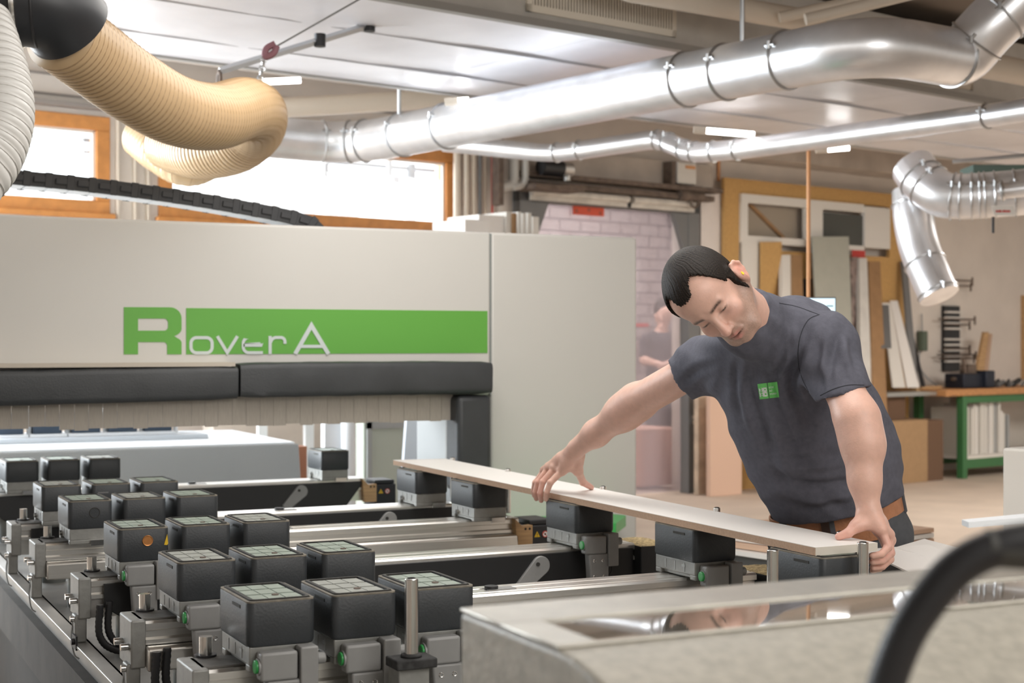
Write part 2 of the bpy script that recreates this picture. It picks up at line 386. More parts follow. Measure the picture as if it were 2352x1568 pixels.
m = MB(room=True); nx, nz = 40, 24; vs = []; fs = []
for j in range(nz+1):
    for i in range(nx+1):
        u = DUa+.12+(DUb-DUa-.24)*i/nx; z = .02+(DZ-.15)*j/nz
        vs.append((u, WW+.01+.012*math.sin(i*.9+.3*math.sin(j*.5))*math.sin(j*.23+1), z))
for j in range(nz):
    for i in range(nx): k = j*(nx+1)+i; fs.append((k,k+1,k+nx+2,k+nx+1))
m.add(vs, fs); m.build('clear_curtain', cur, door)
m = MB(room=True)
m.box((DUa-.05,dy0-.10,DZ-.02),(DUb+.1,dy0,DZ+.03)); m.box((DUa-.1,dy0-.16,DZ+.06),(DUb+.15,dy0-.02,DZ+.10)); m.build('top_track', M['rust'], door)
for a, b in ((DUa+.08,DUa+1.22),(DUa+1.28,DUb-.12)):
    m = MB(room=True); m.cyl((a,dy0-.06,DZ-.06),(b,dy0-.06,DZ-.06),.033,14); m.box((a,dy0-.05,DZ-.13),(b,dy0-.03,DZ-.07)); m.build('roller_cover', mat('dirty_white', (.62,.58,.52), .6, var=.15, vscale=8), door)
m = MB(room=True); m.box((DUa-.02,dy0+.02,DZ+.12),(DUb+.2,WW+.01,DZ+.34)); m.build('door_lintel', M['conc'], door)
m = MB(room=True); m.box((DUb-.12,dy0-.02,.66),(DUb-.06,dy0,.74)); m.cyl((DUb-.09,dy0-.05,.70),(DUb-.09,dy0,.70),.015); m.build('latch', M['steel'], door)
c = RW(1315,450,WW-.02); c2 = RW(1385,497,WW-.02)
m = MB(room=True); m.box((c.x,WW-.035,c2.z),(c2.x,WW-.02,c.z))
sg = m.build('sign_plate', M['red']); tag(sg, 'orange-red rectangular plate riveted to the top of the clear door curtain', 'plate')
for fx, fz in ((.12,.8),(.85,.85),(.5,.3),(.1,.2),(.88,.15),(.45,.85)):
    m = MB(room=True); q = (c.x+(c2.x-c.x)*fx, WW-.036, c2.z+(c.z-c2.z)*fz); m.cyl(q, (q[0],q[1]-.004,q[2]), .012, 12); m.build('rivet', M['red'], None) if 0 else None
m = MB(room=True)
for fx, fz in ((.12,.8),(.85,.85),(.5,.3),(.1,.2),(.88,.15),(.45,.85)):
    q = (c.x+(c2.x-c.x)*fx, WW-.035, c2.z+(c.z-c2.z)*fz); m.torus(q, (0,1,0), .013, .003, 14, 6)
rv = m.build('rivet_rings', M['rust']); rv.parent = sg; rv.matrix_parent_inverse = Matrix.Identity(4); rv.location = ORG[rv.name]-ORG[sg.name]; rv.name = 'rivet_ring'
# hall behind the door
m = MB(room=True); m.box((9.95,12.9,0),(16,13.1,ZC)); struct(m.build('wall_hall', M['brick'], smooth=False))
m = MB(room=True); m.prism([(7.95,WW+.28,0),(9.92,13.0,0),(9.86,13.0,0),(7.89,WW+.28,0)],(0,0,ZC)); struct(m.build('wall_light_block', M['wall'], smooth=False))  # slanted screen added to keep outside light off the door reveal
m = MB(room=True); m.box((15.9,WW+.28,0),(16.1,13,ZC)); struct(m.build('wall_hall_end', M['wall'], smooth=False))
area('hall_light', fromroom((10.3,11.6,3.4)), fromroom((10.5,12.2,1.0)), 3.5, .8, 70, (1.0,.95,.96))
t = thing('tool_shelf', fromroom((10.6,12.7,1.2)), 'blurred shelf of red and white tools seen through the clear curtain', 'shelf')
m = MB(room=True); m.box((9.9,12.55,1.62),(12.0,12.88,1.66)); m.build('shelf_board', M['redd'], t)
for k, u in enumerate((10.0,10.18,10.5,10.72,10.95,11.15)):
    m = MB(room=True); m.box((u,12.6,1.665),(u+.09,12.7,1.665+.12+.05*(k%3))); m.build('tool', M['redd'] if k % 2 else M['offw'], t)
m = MB(room=True); m.box((10.95,12.45,0),(11.6,12.88,1.25)); o = m.build('storage_box', M['pink'], bevel=.02); tag(o, 'pinkish low cabinet behind the clear door curtain', 'cabinet')
a = RW(1472,985,10.6); b = RW(1556,1090,10.6); m = MB(room=True); m.box((a.x,10.6,0.03),(b.x,11.1,a.z)); o = m.build('pallet_load', mat('salmon_load', (.62,.36,.28), .8), bevel=.02); tag(o, 'salmon coloured stack standing in the hall behind the curtain', 'stack')
# pale column and strips between door and tan board
m = MB(room=True); a = RW(1602,430,WW-.05); b = RW(1660,1110,WW-.05)
m.box((a.x,WW-.10,0),(b.x,WW,a.z)); o = struct(m.build('trim_8', mat('pale_plank', (.76,.70,.66), .7, var=.04))); 
for i, (x0, x1, yt, mm) in enumerate(((1606,1628,905,'offw'),(1612,1630,1040,'brown'))): pass
def wallbox(name, px0, py0, px1, py1, w, th, m_, label=None, cat=None, group=None, lean=0, bev=.004, floorz=None):
    a = RW(px0, py0, w); b = RW(px1, py1, w); z0 = b.z if floorz is None else floorz
    m = MB(room=True); zt = a.z
    vs = [(a.x,w-lean*0,z0),(b.x,w,z0),(b.x,w+lean,zt),(a.x,w+lean,zt)]
    m.prism(vs, (0,th,0)); o = m.build(name, M[m_] if isinstance(m_, str) else m_, bevel=bev)
    if label: tag(o, label, cat, group)
    return o
wallbox('timber_post', 1604, 905, 1628, 1112, 9.95, .06, mat('worn_post', (.60,.48,.36), .85, var=.3, vscale=5), 'worn narrow timber post standing beside the grey door jamb', 'post', floorz=0)
wallbox('wide_board', 1631, 900, 1704, 1120, 9.75, .05, 'pink', 'pinkish tan board standing on the floor behind the worker', 'board', floorz=0)
# cables and pipes left of the door
PX0 = [(1041,1058,'cream',.0),(1064,1077,'cream',.02),(1081,1093,'cream',.02),(1098,1106,'dgrey',.03),(1110,1118,'cream',.01),(1128,1133,'redd',.03),(1136,1152,'offw',.0)]
for i, (x0, x1, mm, dw) in enumerate(PX0):
    a = RW((x0+x1)/2, 350, WW-.12-dw); r = (x1-x0)/2*a.y/ (F*(math.cos(BR)-math.sin(BR)*((x0+x1)/2-CX)/F))
    m = MB(room=True); m.cyl((a.x,a.y,.0),(a.x,a.y,3.45),max(.008,r),14)
    o = m.build('pipe', M[mm]); tag(o, ['thick cream vertical pipe right beside the window frame','cream vertical pipe, second from the window frame','slim cream vertical pipe, third from the window frame','dark grey vertical conduit between the cream pipes and the red one','thin cream conduit just left of the red pipe','thin red vertical pipe near the door','off-white vertical pipe just right of the red pipe'][i], 'pipe', 'vertical pipes between window and door')
t = thing('bent_pipes', fromroom((8.0,WW-.3,2.6)), 'pair of grey pipes bending in an S beside the door top', 'pipe')
for k, dx in enumerate((0, 26)):
    q = [RW(x+dx, y, WW-.25-.02*k) for x, y in ((1180,350),(1180,412),(1174,425),(1150,430))]
    m = MB(room=True); m.tube(fillet(q,.08), .045-.012*k, 16); m.build('pipe_bend', mat('grey_pvc', (.50,.49,.46), .5), t)
t = thing('door_motor', fromroom((8.9,WW-.3,2.9)), 'dark cylindrical door motor with white cap above the curtain door', 'motor')
a = RW(1262,385,WW-.3); b = RW(1312,388,WW-.3)
m = MB(room=True); m.cyl((a.x-.1,a.y,a.z),(a.x+.13,a.y,a.z),.07); m.build('motor_body', M['hosek'], t)
m = MB(room=True); m.cyl((a.x+.13,a.y,a.z),(a.x+.24,a.y,a.z),.062); m.cyl((a.x+.2,a.y,a.z-.1),(a.x+.2,a.y,a.z),.03); m.build('motor_cap', mat('motor_grey', (.55,.53,.50), .4, .6), t)
m = MB(room=True); m.box((a.x-.25,WW-.42,a.z-.2),(a.x+.3,WW-.12,a.z-.16)); m.box((a.x-.55,WW-.3,a.z-.35),(a.x-.5,WW-.2,a.z+.3)); m.build('motor_bracket', M['rust'], t)
t = thing('switch_box', fromroom((10.2,WW-.2,2.9)), 'white electrical box with orange mark at the right end of the door track', 'box')
a = RW(1545,372,WW-.15); b = RW(1588,426,WW-.15)
m = MB(room=True); m.box((a.x,WW-.22,b.z),(b.x,WW-.02,a.z)); m.build('case', M['offw'], t, bevel=.01)
m = MB(room=True); m.box((a.x-.06,WW-.2,b.z-.05),(a.x-.01,WW-.05,a.z)); m.build('side_plate', M['rust'], t)
m = MB(room=True); m.box((a.x+.1,WW-.225,a.z-.06),(b.x-.02,WW-.219,a.z-.03)); m.build('orange_mark', M['orange'], t)
t = thing('track_gearbox', fromroom((10.35,WW-.2,2.65)), 'rusty gear mechanism at the right end of the door track', 'mechanism')
a = RW(1590,450,WW-.2)
m = MB(room=True); m.cyl((a.x-.18,a.y,a.z),(a.x+.12,a.y,a.z),.055,14); m.torus((a.x,a.y-.03,a.z-.06),(0,1,0),.05,.012,18); m.build('gear', M['rust'], t)
m = MB(room=True); m.cyl((a.x-.1,a.y,a.z+.08),(a.x+.13,a.y,a.z+.08),.018,10); m.build('shaft', M['dgrey'], t)
wallbox('orange_conduit', 1650, 345, 1655, 416, WW-.03, .02, 'orange', 'thin orange conduit on the white wall above the column', 'conduit')
# offcut boards stacked on a shelf behind the machine
offs = [(1068,1126,503,'white'),(1100,1160,492,'white'),(1163,1175,486,'offw'),(1178,1188,489,'brown'),(1190,1198,486,'offw'),(1200,1209,489,'offw'),(1212,1221,488,'offw'),(1224,1238,497,'offw')]
offl = ['bright white panel offcut, largest and nearest of the upright offcuts','white panel offcut just behind the largest one','pale upright offcut just right of the white panels','narrow brown upright offcut between two pale ones','pale offcut just right of the narrow brown one','pale offcut in the middle of the upright row','pale offcut second from the right end of the row','shorter pale offcut at the right end of the row']
for i, (x0, x1, y, mm) in enumerate(offs):
    w = 8.9-.02*i if i else 8.6
    a = RW(x0,y,w); b = RW(x1,y,w); m = MB(room=True); m.box((a.x,w,1.75),(b.x,w+.4,a.z)); o = m.build('panel_offcut', M[mm], bevel=.003); tag(o, offl[i], 'board', 'upright panel offcuts behind the machine')
m = MB(room=True); a = RW(1055,520,8.6); b = RW(1250,520,8.6); m.box((a.x-.1,8.5,1.70),(b.x+.1,9.4,1.75))
for u in (a.x-.05, b.x+.05): m.box((u-.03,8.6,0),(u+.03,8.66,1.70)); m.box((u-.03,9.3,0),(u+.03,9.36,1.70))
tag(m.build('offcut_rack', M['dgrey']), 'grey steel rack carrying the upright offcuts behind the machine', 'rack')

# tan board wall with openings
t = thing('board_partition', fromroom((12.1,WW-.2,0)), 'tan particle board partition framed in white with two high openings', 'partition')
def fb(x0,y0,x1,y1,w,th,mm,nm):
    a = RW(x0,y0,w); b = RW(x1,y1,w); m = MB(room=True); m.box((a.x,w,b.z),(b.x,w+th,a.z)); return m.build(nm, M[mm] if isinstance(mm,str) else mm, t)
w0 = WW-.16
a = RW(1664,415,w0); b = RW(2088,415,w0); c = RW(1703,455,w0); d = RW(2043,480,w0)
zi = 2.885; zt = 3.03
m = MB(room=True); m.box((a.x,w0,0),(c.x,w0+.04,zt)); m.box((c.x,w0,zi),(d.x,w0+.04,zt)); m.box((d.x,w0,0),(b.x,w0+.04,zt)); m.box((c.x,w0,0),(d.x,w0+.04,2.35)); m.build('tan_board', M['tan'], t)
m = MB(room=True); w1 = w0-.03
e0 = RW(1703,1000,w1).x; e1 = RW(1718,1000,w1).x; e2 = RW(1853,1,w1).x; e3 = RW(1890,1,w1).x; e4 = RW(1985,1,w1).x; e5 = RW(2043,1,w1).x
zo = 2.80; zb = RW(1780,545,w1).z; z2 = RW(1940,562,w1).z
m.box((e0,w1,zo),(e4,w1+.06,zi)); m.box((e0,w1,1.9),(e1,w1+.06,zo)); m.box((e1,w1,zb-.07),(e2,w1+.06,zb)); m.box((e2,w1,zb-.07),(e3,w1+.06,zo))
m.box((e3,w1,z2-.05),(e4,w1+.06,z2)); m.build('white_frame', M['offw'], t)
m = MB(room=True); m.box((e0,w1-.01,RW(1,650,w1).z),(RW(1746,1,w1).x,w1+.05,zb-.07)); m.build('white_panel', M['offw'], t)
m = MB(room=True); m.box((e4,w1-.01,RW(2010,570,w1).z),(e5,w1+.05,zi-.02)); m.build('side_panel', M['offw'], t)
m = MB(room=True); m.box((e3+.01,w1+.02,z2),(e4,w1+.05,zo-.03)); m.build('opening_shade', mat('opening_shade', (.075,.078,.07), .6), t)  # flat dark sheet stands in for the shade inside the second opening
m = MB(room=True); a1 = RW(1728,470,w1+.05); a2 = RW(1808,545,w1+.05)
m.prism([(a1.x,w1+.1,zo),(a1.x+.06,w1+.1,zo),(a2.x+.06,w1+.1,zb),(a2.x,w1+.1,zb)],(0,.03,0)); m.build('diagonal_brace', M['brown'], t)
m = MB(room=True); m.box((e1,w1+.13,zb-.02),(e2,w1+.14,zo)); m.build('opening_back', mat('beige_back', (.36,.31,.25), .9), t)
# items leaning on it
def lean(px0b, px1b, py_b, px0t, px1t, py_t, wb, wt, th, mm, name, label, cat, group=None, z0=None):
    a = RW(px0b,py_b,wb); b = RW(px1b,py_b,wb); c = RW(px1t,py_t,wt); d = RW(px0t,py_t,wt)
    m = MB(room=True); m.prism([a,b,c,d],(0,th,0)); o = m.build(name, M[mm] if isinstance(mm,str) else mm, bevel=.003)
    return tag(o, label, cat, group)
G = 'boards and profiles leaning on the partition'
lean(1895,1968,1080,1866,1950,543,9.3,9.9,.02,'ggreen','leaning_board','tall sage grey board leaning behind the worker and his screen','board',G)
lean(1797,1822,1080,1797,1816,585,9.4,9.95,.05,'offw','wrapped_profile','pale wrapped profile bundle leaning left of the orange cable','profile',G)
lean(1826,1858,1080,1820,1842,585,9.36,9.93,.04,'brown','timber_batten','brown timber slat leaning between white profile and orange cable','slat',G)
lean(1748,1800,1080,1748,1796,555,9.93,9.96,.02,'tan','tan_sheet','tan sheet leaning flat behind the wrapped profile bundle','board',G)
lean(1845,1868,1080,1840,1866,640,9.5,9.96,.02,'hosek','dark_strip','dark strip standing just behind the orange cable','strip',G)
lean(1980,2010,1095,1974,1992,592,9.2,9.9,.05,mat('wrapped_white', (.66,.64,.60), .4, var=.08),'wrapped_post','long film-wrapped white post leaning right of the sage board','post',G)
lean(2014,2046,1095,1995,2022,600,9.15,9.9,.05,'brown','brown_plank','brown plank leaning against the wrapped white post','plank',G)
lean(1962,1975,1000,1955,1970,590,9.5,9.92,.03,mat('posters', (.25,.19,.17), .7, var=.5, vscale=12),'dark_profile','dark speckled profile between sage board and wrapped post','profile',G)
lean(2052,2080,890,2026,2046,695,9.6,9.95,.02,'offw','white_strip','wide white strip leaning on the shelf, left of two','strip',G)
lean(2085,2112,890,2046,2062,690,9.62,9.97,.02,'white','white_strip','narrow white strip leaning on the shelf, right of two','strip',G)
lean(2118,2126,888,2086,2092,740,9.64,9.97,.02,'hosek','black_lath','thin black slat leaning on the shelf','slat',G)
lean(2096,2110,888,2072,2084,600,9.7,9.97,.03,'dgrey','grey_profile','thin grey metal profile leaning beside the black slat','profile',G)
lean(2026,2048,800,2024,2042,700,9.57,9.9,.015,'dgrey','dark_sample','dark grey square sample clipped on the white strip','sample',G)
lean(1866,1880,1080,1955,1985,572,9.9,9.99,.01,'offw','spare_sheet','off-white sheet with red headline behind the boards','sheet',G) if 0 else None
a = RW(1955,574,w1); b = RW(1985,592,w1); m = MB(room=True); m.box((a.x,w1-.012,b.z),(b.x,w1-.008,a.z)); tag(m.build('notice', M['redd']), 'small red notice pinned under the dark opening', 'notice')

# orange cable, screen
m = MB(); m.cyl(P(1857,322,9.35), P(1857,700,9.35), .012, 10); tag(m.build('hanging_cable', M['orange']), 'thin orange cable hanging straight down behind the worker', 'cable')
t = thing('computer_screen', P(1880,760,6.7), 'light blue lit computer screen behind the shoulder of the worker', 'screen')
a = P(1800,682,6.7); b = P(1921,745,6.7); up = Vector((0,0,1)); rt = Vector((R2[0],R2[1],0)); bk = Vector((V2[0],V2[1],0))
m = MB(); m.prism([a, b+up*(a.z-b.z), b-up*.10, a-up*(a.z-b.z+.10)], bk*.03); m.build('case', M['dgrey'], t, bevel=.004)
m = MB(); s_ = .006; m.prism([a+rt*s_-up*s_-bk*.003, b+up*(a.z-b.z-s_)-rt*s_-bk*.003, b-up*.09-rt*s_-bk*.003, a-up*(a.z-b.z+.09)+rt*s_-bk*.003], bk*.002); m.build('display', M['screen'], t)
m = MB(); q = P(1898,701,6.7)-bk*.005; m.prism([q, q+rt*.03, q+rt*.03-up*.006, q-up*.006], bk*.001); m.build('caption_bar', mat('caption', (.25,.4,.45), .5), t)
m = MB(); q = P(1860,760,6.7)+bk*.04; m.cyl(Vector((q.x,q.y,.02)), q, .025); m.cyl(Vector((q.x,q.y,0)), Vector((q.x,q.y,.02)), .12); m.build('stand', M['dgrey'], t)

# bench area
t = thing('workbench', fromroom((15.2,9.6,0)), 'green steel workbench with orange-brown wooden top by the right wall', 'workbench')
zt = RW(2230,893,9.4).z; u0 = RW(2170,900,9.4).x; u1 = u0+3.0; uL = RW(2212,1000,9.4).x
m = MB(room=True); m.box((u0,9.38,zt-.07),(u1,10.1,zt)); m.build('bench_top', M['benchtop'], t, bevel=.006)
for u in (uL, u1-.2):
    for w in (9.4, 9.95):
        m = MB(room=True); m.box((u,w,0),(u+.08,w+.08,zt-.07)); m.build('leg', M['bench'], t, bevel=.004)
m = MB(room=True); m.box((uL+.08,9.42,zt-.15),(u1-.2,9.46,zt-.07)); m.box((uL+.08,9.42,.10),(u1-.2,9.46,.20)); m.box((uL+.08,9.97,.10),(u1-.2,10.01,.2)); m.build('frame_rail', M['bench'], t)
m = MB(room=True); m.box((uL+.06,9.42,.20),(u1-.2,10.0,.235)); m.build('lower_shelf', M['offw'], t)
hs = [.62,.60,.63,.61,.66,.64,.75,.73,.80,.82,.78,.72,.70,.55,.52,.5]
for k, h in enumerate(hs):
    u = uL+.13+k*.056; m = MB(room=True); m.box((u,9.5+.01*(k%3),.235),(u+.034,9.9,.235+h*.82))
    o = m.build('panel_sheet', M[['offw','white','offw','bgrey' if k > 10 else 'offw'][k%4]], bevel=.002)
    tag(o, 'pale upright panel sheet under the green bench, %s from the left leg' % 'first second third fourth fifth sixth seventh eighth ninth tenth eleventh twelfth thirteenth fourteenth fifteenth sixteenth'.split()[k], 'sheet', 'panel sheets under the green bench')
zs = zt+.005
m = MB(room=True); us = RW(2038,890,9.5).x; m.box((us,9.5,zt-.06),(u0,10.15,zt-.02)); 
tag(m.build('wall_shelf', mat('steel_shelf', (.42,.42,.40), .4, .6)), 'long grey steel shelf joining the left end of the bench', 'shelf')
m = MB(room=True); a = RW(2105,885,9.7); m.box((a.x,9.7,zt-.02),(a.x+.45,9.8,zt+.03)); tag(m.build('wood_block', M['wood'], bevel=.003), 'small light wood strip lying on the grey shelf', 'block')
t = thing('cardboard_box', fromroom((13.6,9.6,0)), 'large brown cardboard box on the floor under the grey shelf', 'box')
a = RW(2047,967,9.45); b = RW(2131,1092,9.45); c_ = RW(2186,1085,9.9)
m = MB(room=True); m.box((a.x,9.45,0),(b.x,10.0,a.z)); m.build('carton', M['card'], t, bevel=.004)
m = MB(room=True); m.box((b.x,9.46,.0),(b.x+.28,10.0,a.z-.01)); m.build('carton_side', M['cardd'], t, bevel=.004)  # side of the same carton, its shade put into a darker colour
m = MB(room=True); a2 = RW(2040,902,9.6); b2 = RW(2080,960,9.6); m.box((a2.x,9.6,a.z),(b2.x,9.95,a2.z)); tag(m.build('cardboard_box', M['cardd'], bevel=.004), 'smaller dark brown box standing on the large cardboard box', 'box')
t = thing('bench_vise', fromroom((15.0,9.7,zt)), 'dark blue-black bench vise on the green workbench', 'vise')
a = RW(2205,858,9.6); b = RW(2268,890,9.6)
m = MB(room=True); m.box((a.x,9.55,zt),(b.x-.1,9.8,a.z)); m.box((b.x-.16,9.5,zt),(b.x,9.85,a.z+.03)); m.build('vise_body', mat('navy_iron', (.02,.025,.04), .5, .3), t, bevel=.015)
m = MB(room=True); m.cyl((a.x-.05,9.66,zt+.1),(b.x+.08,9.66,zt+.1),.02,12); m.cyl((a.x+.1,9.6,a.z),(a.x+.06,9.6,a.z+.16),.02,12); m.box((a.x+.15,9.6,a.z),(a.x+.3,9.7,a.z+.1)); m.build('spindle', M['rust'], t)
lean(2240,2258,872,2262,2272,762,9.65,9.85,.04,'wood','wood_offcut','left light wood batten standing behind the vise','batten','two wood battens by the vise')
lean(2258,2268,872,2273,2280,766,9.66,9.86,.03,'mdf','wood_offcut','thinner right wood batten standing behind the vise','batten','two wood battens by the vise')
t = thing('hand_tools', fromroom((15.9,9.7,zt)), 'low heap of dark hand tools lying on the right of the bench', 'tools')
for k in range(7):
    a = RW(2278+k*12,884,9.6); m = MB(room=True); m.cyl((a.x-.1,9.55+.03*(k%3),zt+.02),(a.x+.1,9.65,zt+.05+.02*(k%2)),.018+.006*(k%3),10); m.build('tool', M['hosek'] if k%2 else M['dgrey'], t)
t = thing('clamp_rack', fromroom((14.5,WW-.05,1.0)), 'black vertical wall rack with white rungs holding clamps', 'rack')
a = RW(2168,702,WW-.04); b = RW(2203,852,WW-.04)
m = MB(room=True); m.box((a.x,WW-.05,b.z),(b.x,WW-.01,a.z)); m.build('back_board', M['hosek'], t)
k = 0; z = a.z-.06
while z > b.z+.1:
    m = MB(room=True); m.box((a.x-.01,WW-.09,z-.022),(b.x+.01,WW-.05,z)); m.build('rung', M['offw'], t); z -= .062 if k % 5 != 3 else .12; k += 1
for z_, ex in ((1.86,.15),(1.80,.12),(1.42,.2),(1.36,.1),(.98,.18),(1.02,.22),(1.09,.1)):
    m = MB(room=True); m.cyl((a.x-ex,WW-.11,z_+.28),(b.x+ex,WW-.11,z_+.28),.009,8); m.cyl((b.x+ex,WW-.11,z_+.22),(b.x+ex,WW-.11,z_+.32),.012,8); m.build('clamp', M['rust'], t)
t = thing('wall_socket', fromroom((14.0,WW-.05,1.2)), 'dark green hanging pull switch with grey cord on the white wall', 'switch')
a = RW(2119,760,WW-.06); b = RW(2119,806,WW-.06)
m = MB(room=True); m.cyl((a.x,a.y,b.z),(a.x,a.y,a.z),.055,14); m.build('switch_body', mat('dark_sage', (.10,.13,.09), .6), t, bevel=.01)
m = MB(room=True); m.tube(catmull([RW(2117,720,WW-.05),RW(2118,760,WW-.05)]),.008,8); m.tube(catmull([RW(2112,806,WW-.05),RW(2112,840,WW-.05),RW(2130,868,WW-.06),RW(2160,890,WW-.2)]),.009,8); m.build('cord', M['bgrey'], t)
m = MB(room=True); a = RW(2080,640,WW-.05); m.cyl((a.x,a.y,1.0),(a.x,a.y,2.2),.02,10); tag(m.build('conduit', M['offw']), 'thin off-white conduit on the wall beside the brown partition edge', 'conduit')
m = MB(room=True); a = RW(2350,620,WW-.03); m.box((a.x,WW-.04,1.0),(a.x+.06,WW,2.0)); tag(m.build('wall_batten', M['wood']), 'narrow wooden batten on the wall at the right edge', 'batten')

# ================================================================ CEILING SERVICES
# wide flat ventilation duct
ZU = 2.95; WN, WF = 5.56, 7.42
t = thing('ventilation_duct', fromroom((5, 6.5, ZU)), 'wide flat silver ventilation duct under the ceiling with ivory grilles', 'duct')
m = MB(room=True); rr = random.Random(3)
segs = [(-4,-.2),(-.2,2.4),(2.4,5.0),(5.0,7.6),(7.6,10.2),(10.2,14)]
for a, b in segs:       # underside sheets with slightly bulging foil
    nx, ny = 14, 10; vs = []; fs = []
    for j in range(ny+1):
        for i in range(nx+1):
            u = a+(b-a)*i/nx; w = WN+(WF-WN)*j/ny
            e = math.sin(math.pi*i/nx)*math.sin(math.pi*j/ny)
            vs.append((u+.004*(i==0), w, ZU+.004-.018*e+.006*rr.uniform(-1,1)*e))
    for j in range(ny):
        for i in range(nx): k = j*(nx+1)+i; fs.append((k,k+1,k+nx+2,k+nx+1))
    m.add(vs, fs)
m.build('underside_sheet', M['foil'], t, ang=180)
m = MB(room=True); m.box((-4,WN+.004,ZU+.01),(14,WF-.004,ZU+.42)); m.build('duct_body', M['foilside'], t)
m = MB(room=True); m.box((-4,WN-.02,ZU-.006),(14,WN+.03,ZU+.03)); m.box((-4,WF-.03,ZU-.006),(14,WF+.02,ZU+.03)); m.build('edge_flange', mat('duct_edge', (.40,.39,.37), .5, .6), t)
m = MB(room=True)
for w in (6.15, 6.85): m.box((-4,w,ZU-.012),(14,w+.012,ZU+.002))
m.build('sheet_seam', mat('seam_grey', (.50,.50,.52), .4, .7), t)
def grille(ua, ub):
    m = MB(room=True); za, zb = ZU+.06, ZU+.30; y = WN-.012
    for bx in (((ua,y,za),(ub,y+.014,za+.035)),((ua,y,zb-.03),(ub,y+.014,zb)),((ua,y,za),(ua+.03,y+.014,zb)),((ub-.03,y,za),(ub,y+.014,zb))): m.box(*bx)
    n = int((ub-ua-.06)/.019)
    for i in range(n): u = ua+.035+i*.019; m.box((u,y+.002,za+.03),(u+.010,y+.012,zb-.03))
    g = m.build('grille', M['grille'], t)
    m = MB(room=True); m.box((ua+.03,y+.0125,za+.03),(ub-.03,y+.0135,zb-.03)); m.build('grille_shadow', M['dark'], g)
a = RW(1208,30,WN); b = RW(1550,100,WN)
grille(a.x, b.x); a = RW(2095,200,WN); b = RW(2232,215,WN); grille(a.x-.5, b.x)
m = MB(room=True)
for u in (-1,): m.box((u,WN-.03,ZU),(u+.03,WF,ZU+.4))
def clampring(m, c, n, R):
    n = Vector(n).normalized(); m.torus(c, n, R+.004, .006, 40, 6)
def duct(name, label, pts, r, clamps, rad=.3, seg=36, mm='galv', cat='duct', clampdir=Vector((0,0,1)), n=10):
    path = fillet(pts, rad, n) if rad else [Vector(p) for p in pts]
    t = thing(name, path[0], label, cat)
    # densify
    m = MB(); m.tube(path, r, seg); m.build('duct_wall', M[mm], t, ang=60)
    for c in clamps:
        c = Vector(c); best = None
        for i in range(len(path)-1):
            a, b = path[i], path[i+1]; ab = b-a
            if ab.length < 1e-6: continue
            s_ = max(0, min(1, (c-a).dot(ab)/ab.length_squared)); q = a+ab*s_
            if best is None or (q-c).length < best[0]: best = ((q-c).length, q, ab.normalized())
        _, q, nn = best; m = MB(); clampring(m, q, nn, r)
        cr = m.build('clamp_ring', M['galvd'], t)
        side = -Vector((V2[0],V2[1],0)); side = (side-nn*side.dot(nn)).normalized()*.8+Vector((0,0,.35)); side = (side-nn*side.dot(nn)).normalized()
        m = MB(); m.cyl(q+side*(r+.005)-nn*.025, q+side*(r+.005)+nn*.03, .008, 8); m.cyl(q+side*(r+.01)-Vector((0,0,.02)), q+side*(r+.01)+Vector((0,0,.015)), .009, 8); m.build('latch', M['galvd'], cr)
    return t
zD = 2.745
A_ = P(640,322,9.75); A_ = fromroom((toroom(A_).x-1.0, 8.47, zD))
p1 = fromroom((5.36, 8.47, zD)); p2 = fromroom((5.36, 4.18, zD)); p3 = fromroom((6.02, 4.18, zD+.01)); p4 = P(2262,70,6.95); p5 = P(2380,-40,6.9)
duct('extraction_duct', 'large galvanised extraction pipe crossing under the ceiling and bending at right', [A_,p1,p2,p3,p4,p5], .134,
     [P(740,325,9.8),P(803,325,9.8),P(822,322,9.7),P(888,316,9.4),P(1025,290,9.1),P(1572,182,7.5),P(1670,163,7.3),P(1812,137,7.0),P(2175,125,7.0),P(2240,90,7.0),P(2300,40,6.95)], rad=.42)
zS = 2.68
q = [P(1020,328,11.2), P(1262,352,10.9), P(1330,345,10.7), P(1515,318,10.4), P(1590,352,10.0), P(1700,343,9.75), P(2300,262,8.25), P(2420,243,7.95)]
duct('extraction_pipe', 'thin galvanised pipe running below the large one with a small kink', q, .066,
     [P(1268,350,10.8),P(1330,345,10.7),P(1515,318,10.4),P(1540,330,10.3),P(1575,345,10.1),P(1597,352,10.0),P(1642,350,9.9),P(1690,344,9.75),P(2260,268,8.3)], rad=.12, seg=28)
# steel duct at the right with elbow and drop
q = [P(2420,440,9.3), P(2250,443,9.45), P(2175,452,9.5), P(2110,415,9.6), P(2108,400,9.7)]
duct('branch_duct', 'short greenish galvanised elbow duct at the right, with ringed collars', catmull([P(2440,432,9.3),P(2300,446,9.4),P(2180,450,9.5),P(2125,420,9.6),P(2098,385,9.7)],6), .145,
     [P(x,445,9.4) for x in (2185,2205,2232,2250,2262,2285,2330)]+[P(2135,430,9.6),P(2115,405,9.6)], rad=0)
duct('drop_duct', 'grey galvanised drop pipe hanging down in front of the white wall', catmull([P(2095,440,9.85),P(2098,500,9.8),P(2112,570,9.75),P(2140,640,9.65),P(2158,680,9.6)],6), .13,
     [P(2097,470,9.8),P(2125,605,9.7),P(2155,670,9.6)], rad=0, seg=28, mm='galv')
t = thing('side_pipe', P(2330,440,9.0), 'short bright metal pipe stub joining the ringed elbow duct', 'pipe')
m = MB(); m.cyl(P(2290,440,9.1), P(2420,425,9.0), .05); m.build('pipe_wall', M['galv'], t)
m = MB(); m.torus(P(2302,438,9.08), P(2420,425,9.0)-P(2290,440,9.1), .053, .012); m.build('collar', M['galvd'], t)
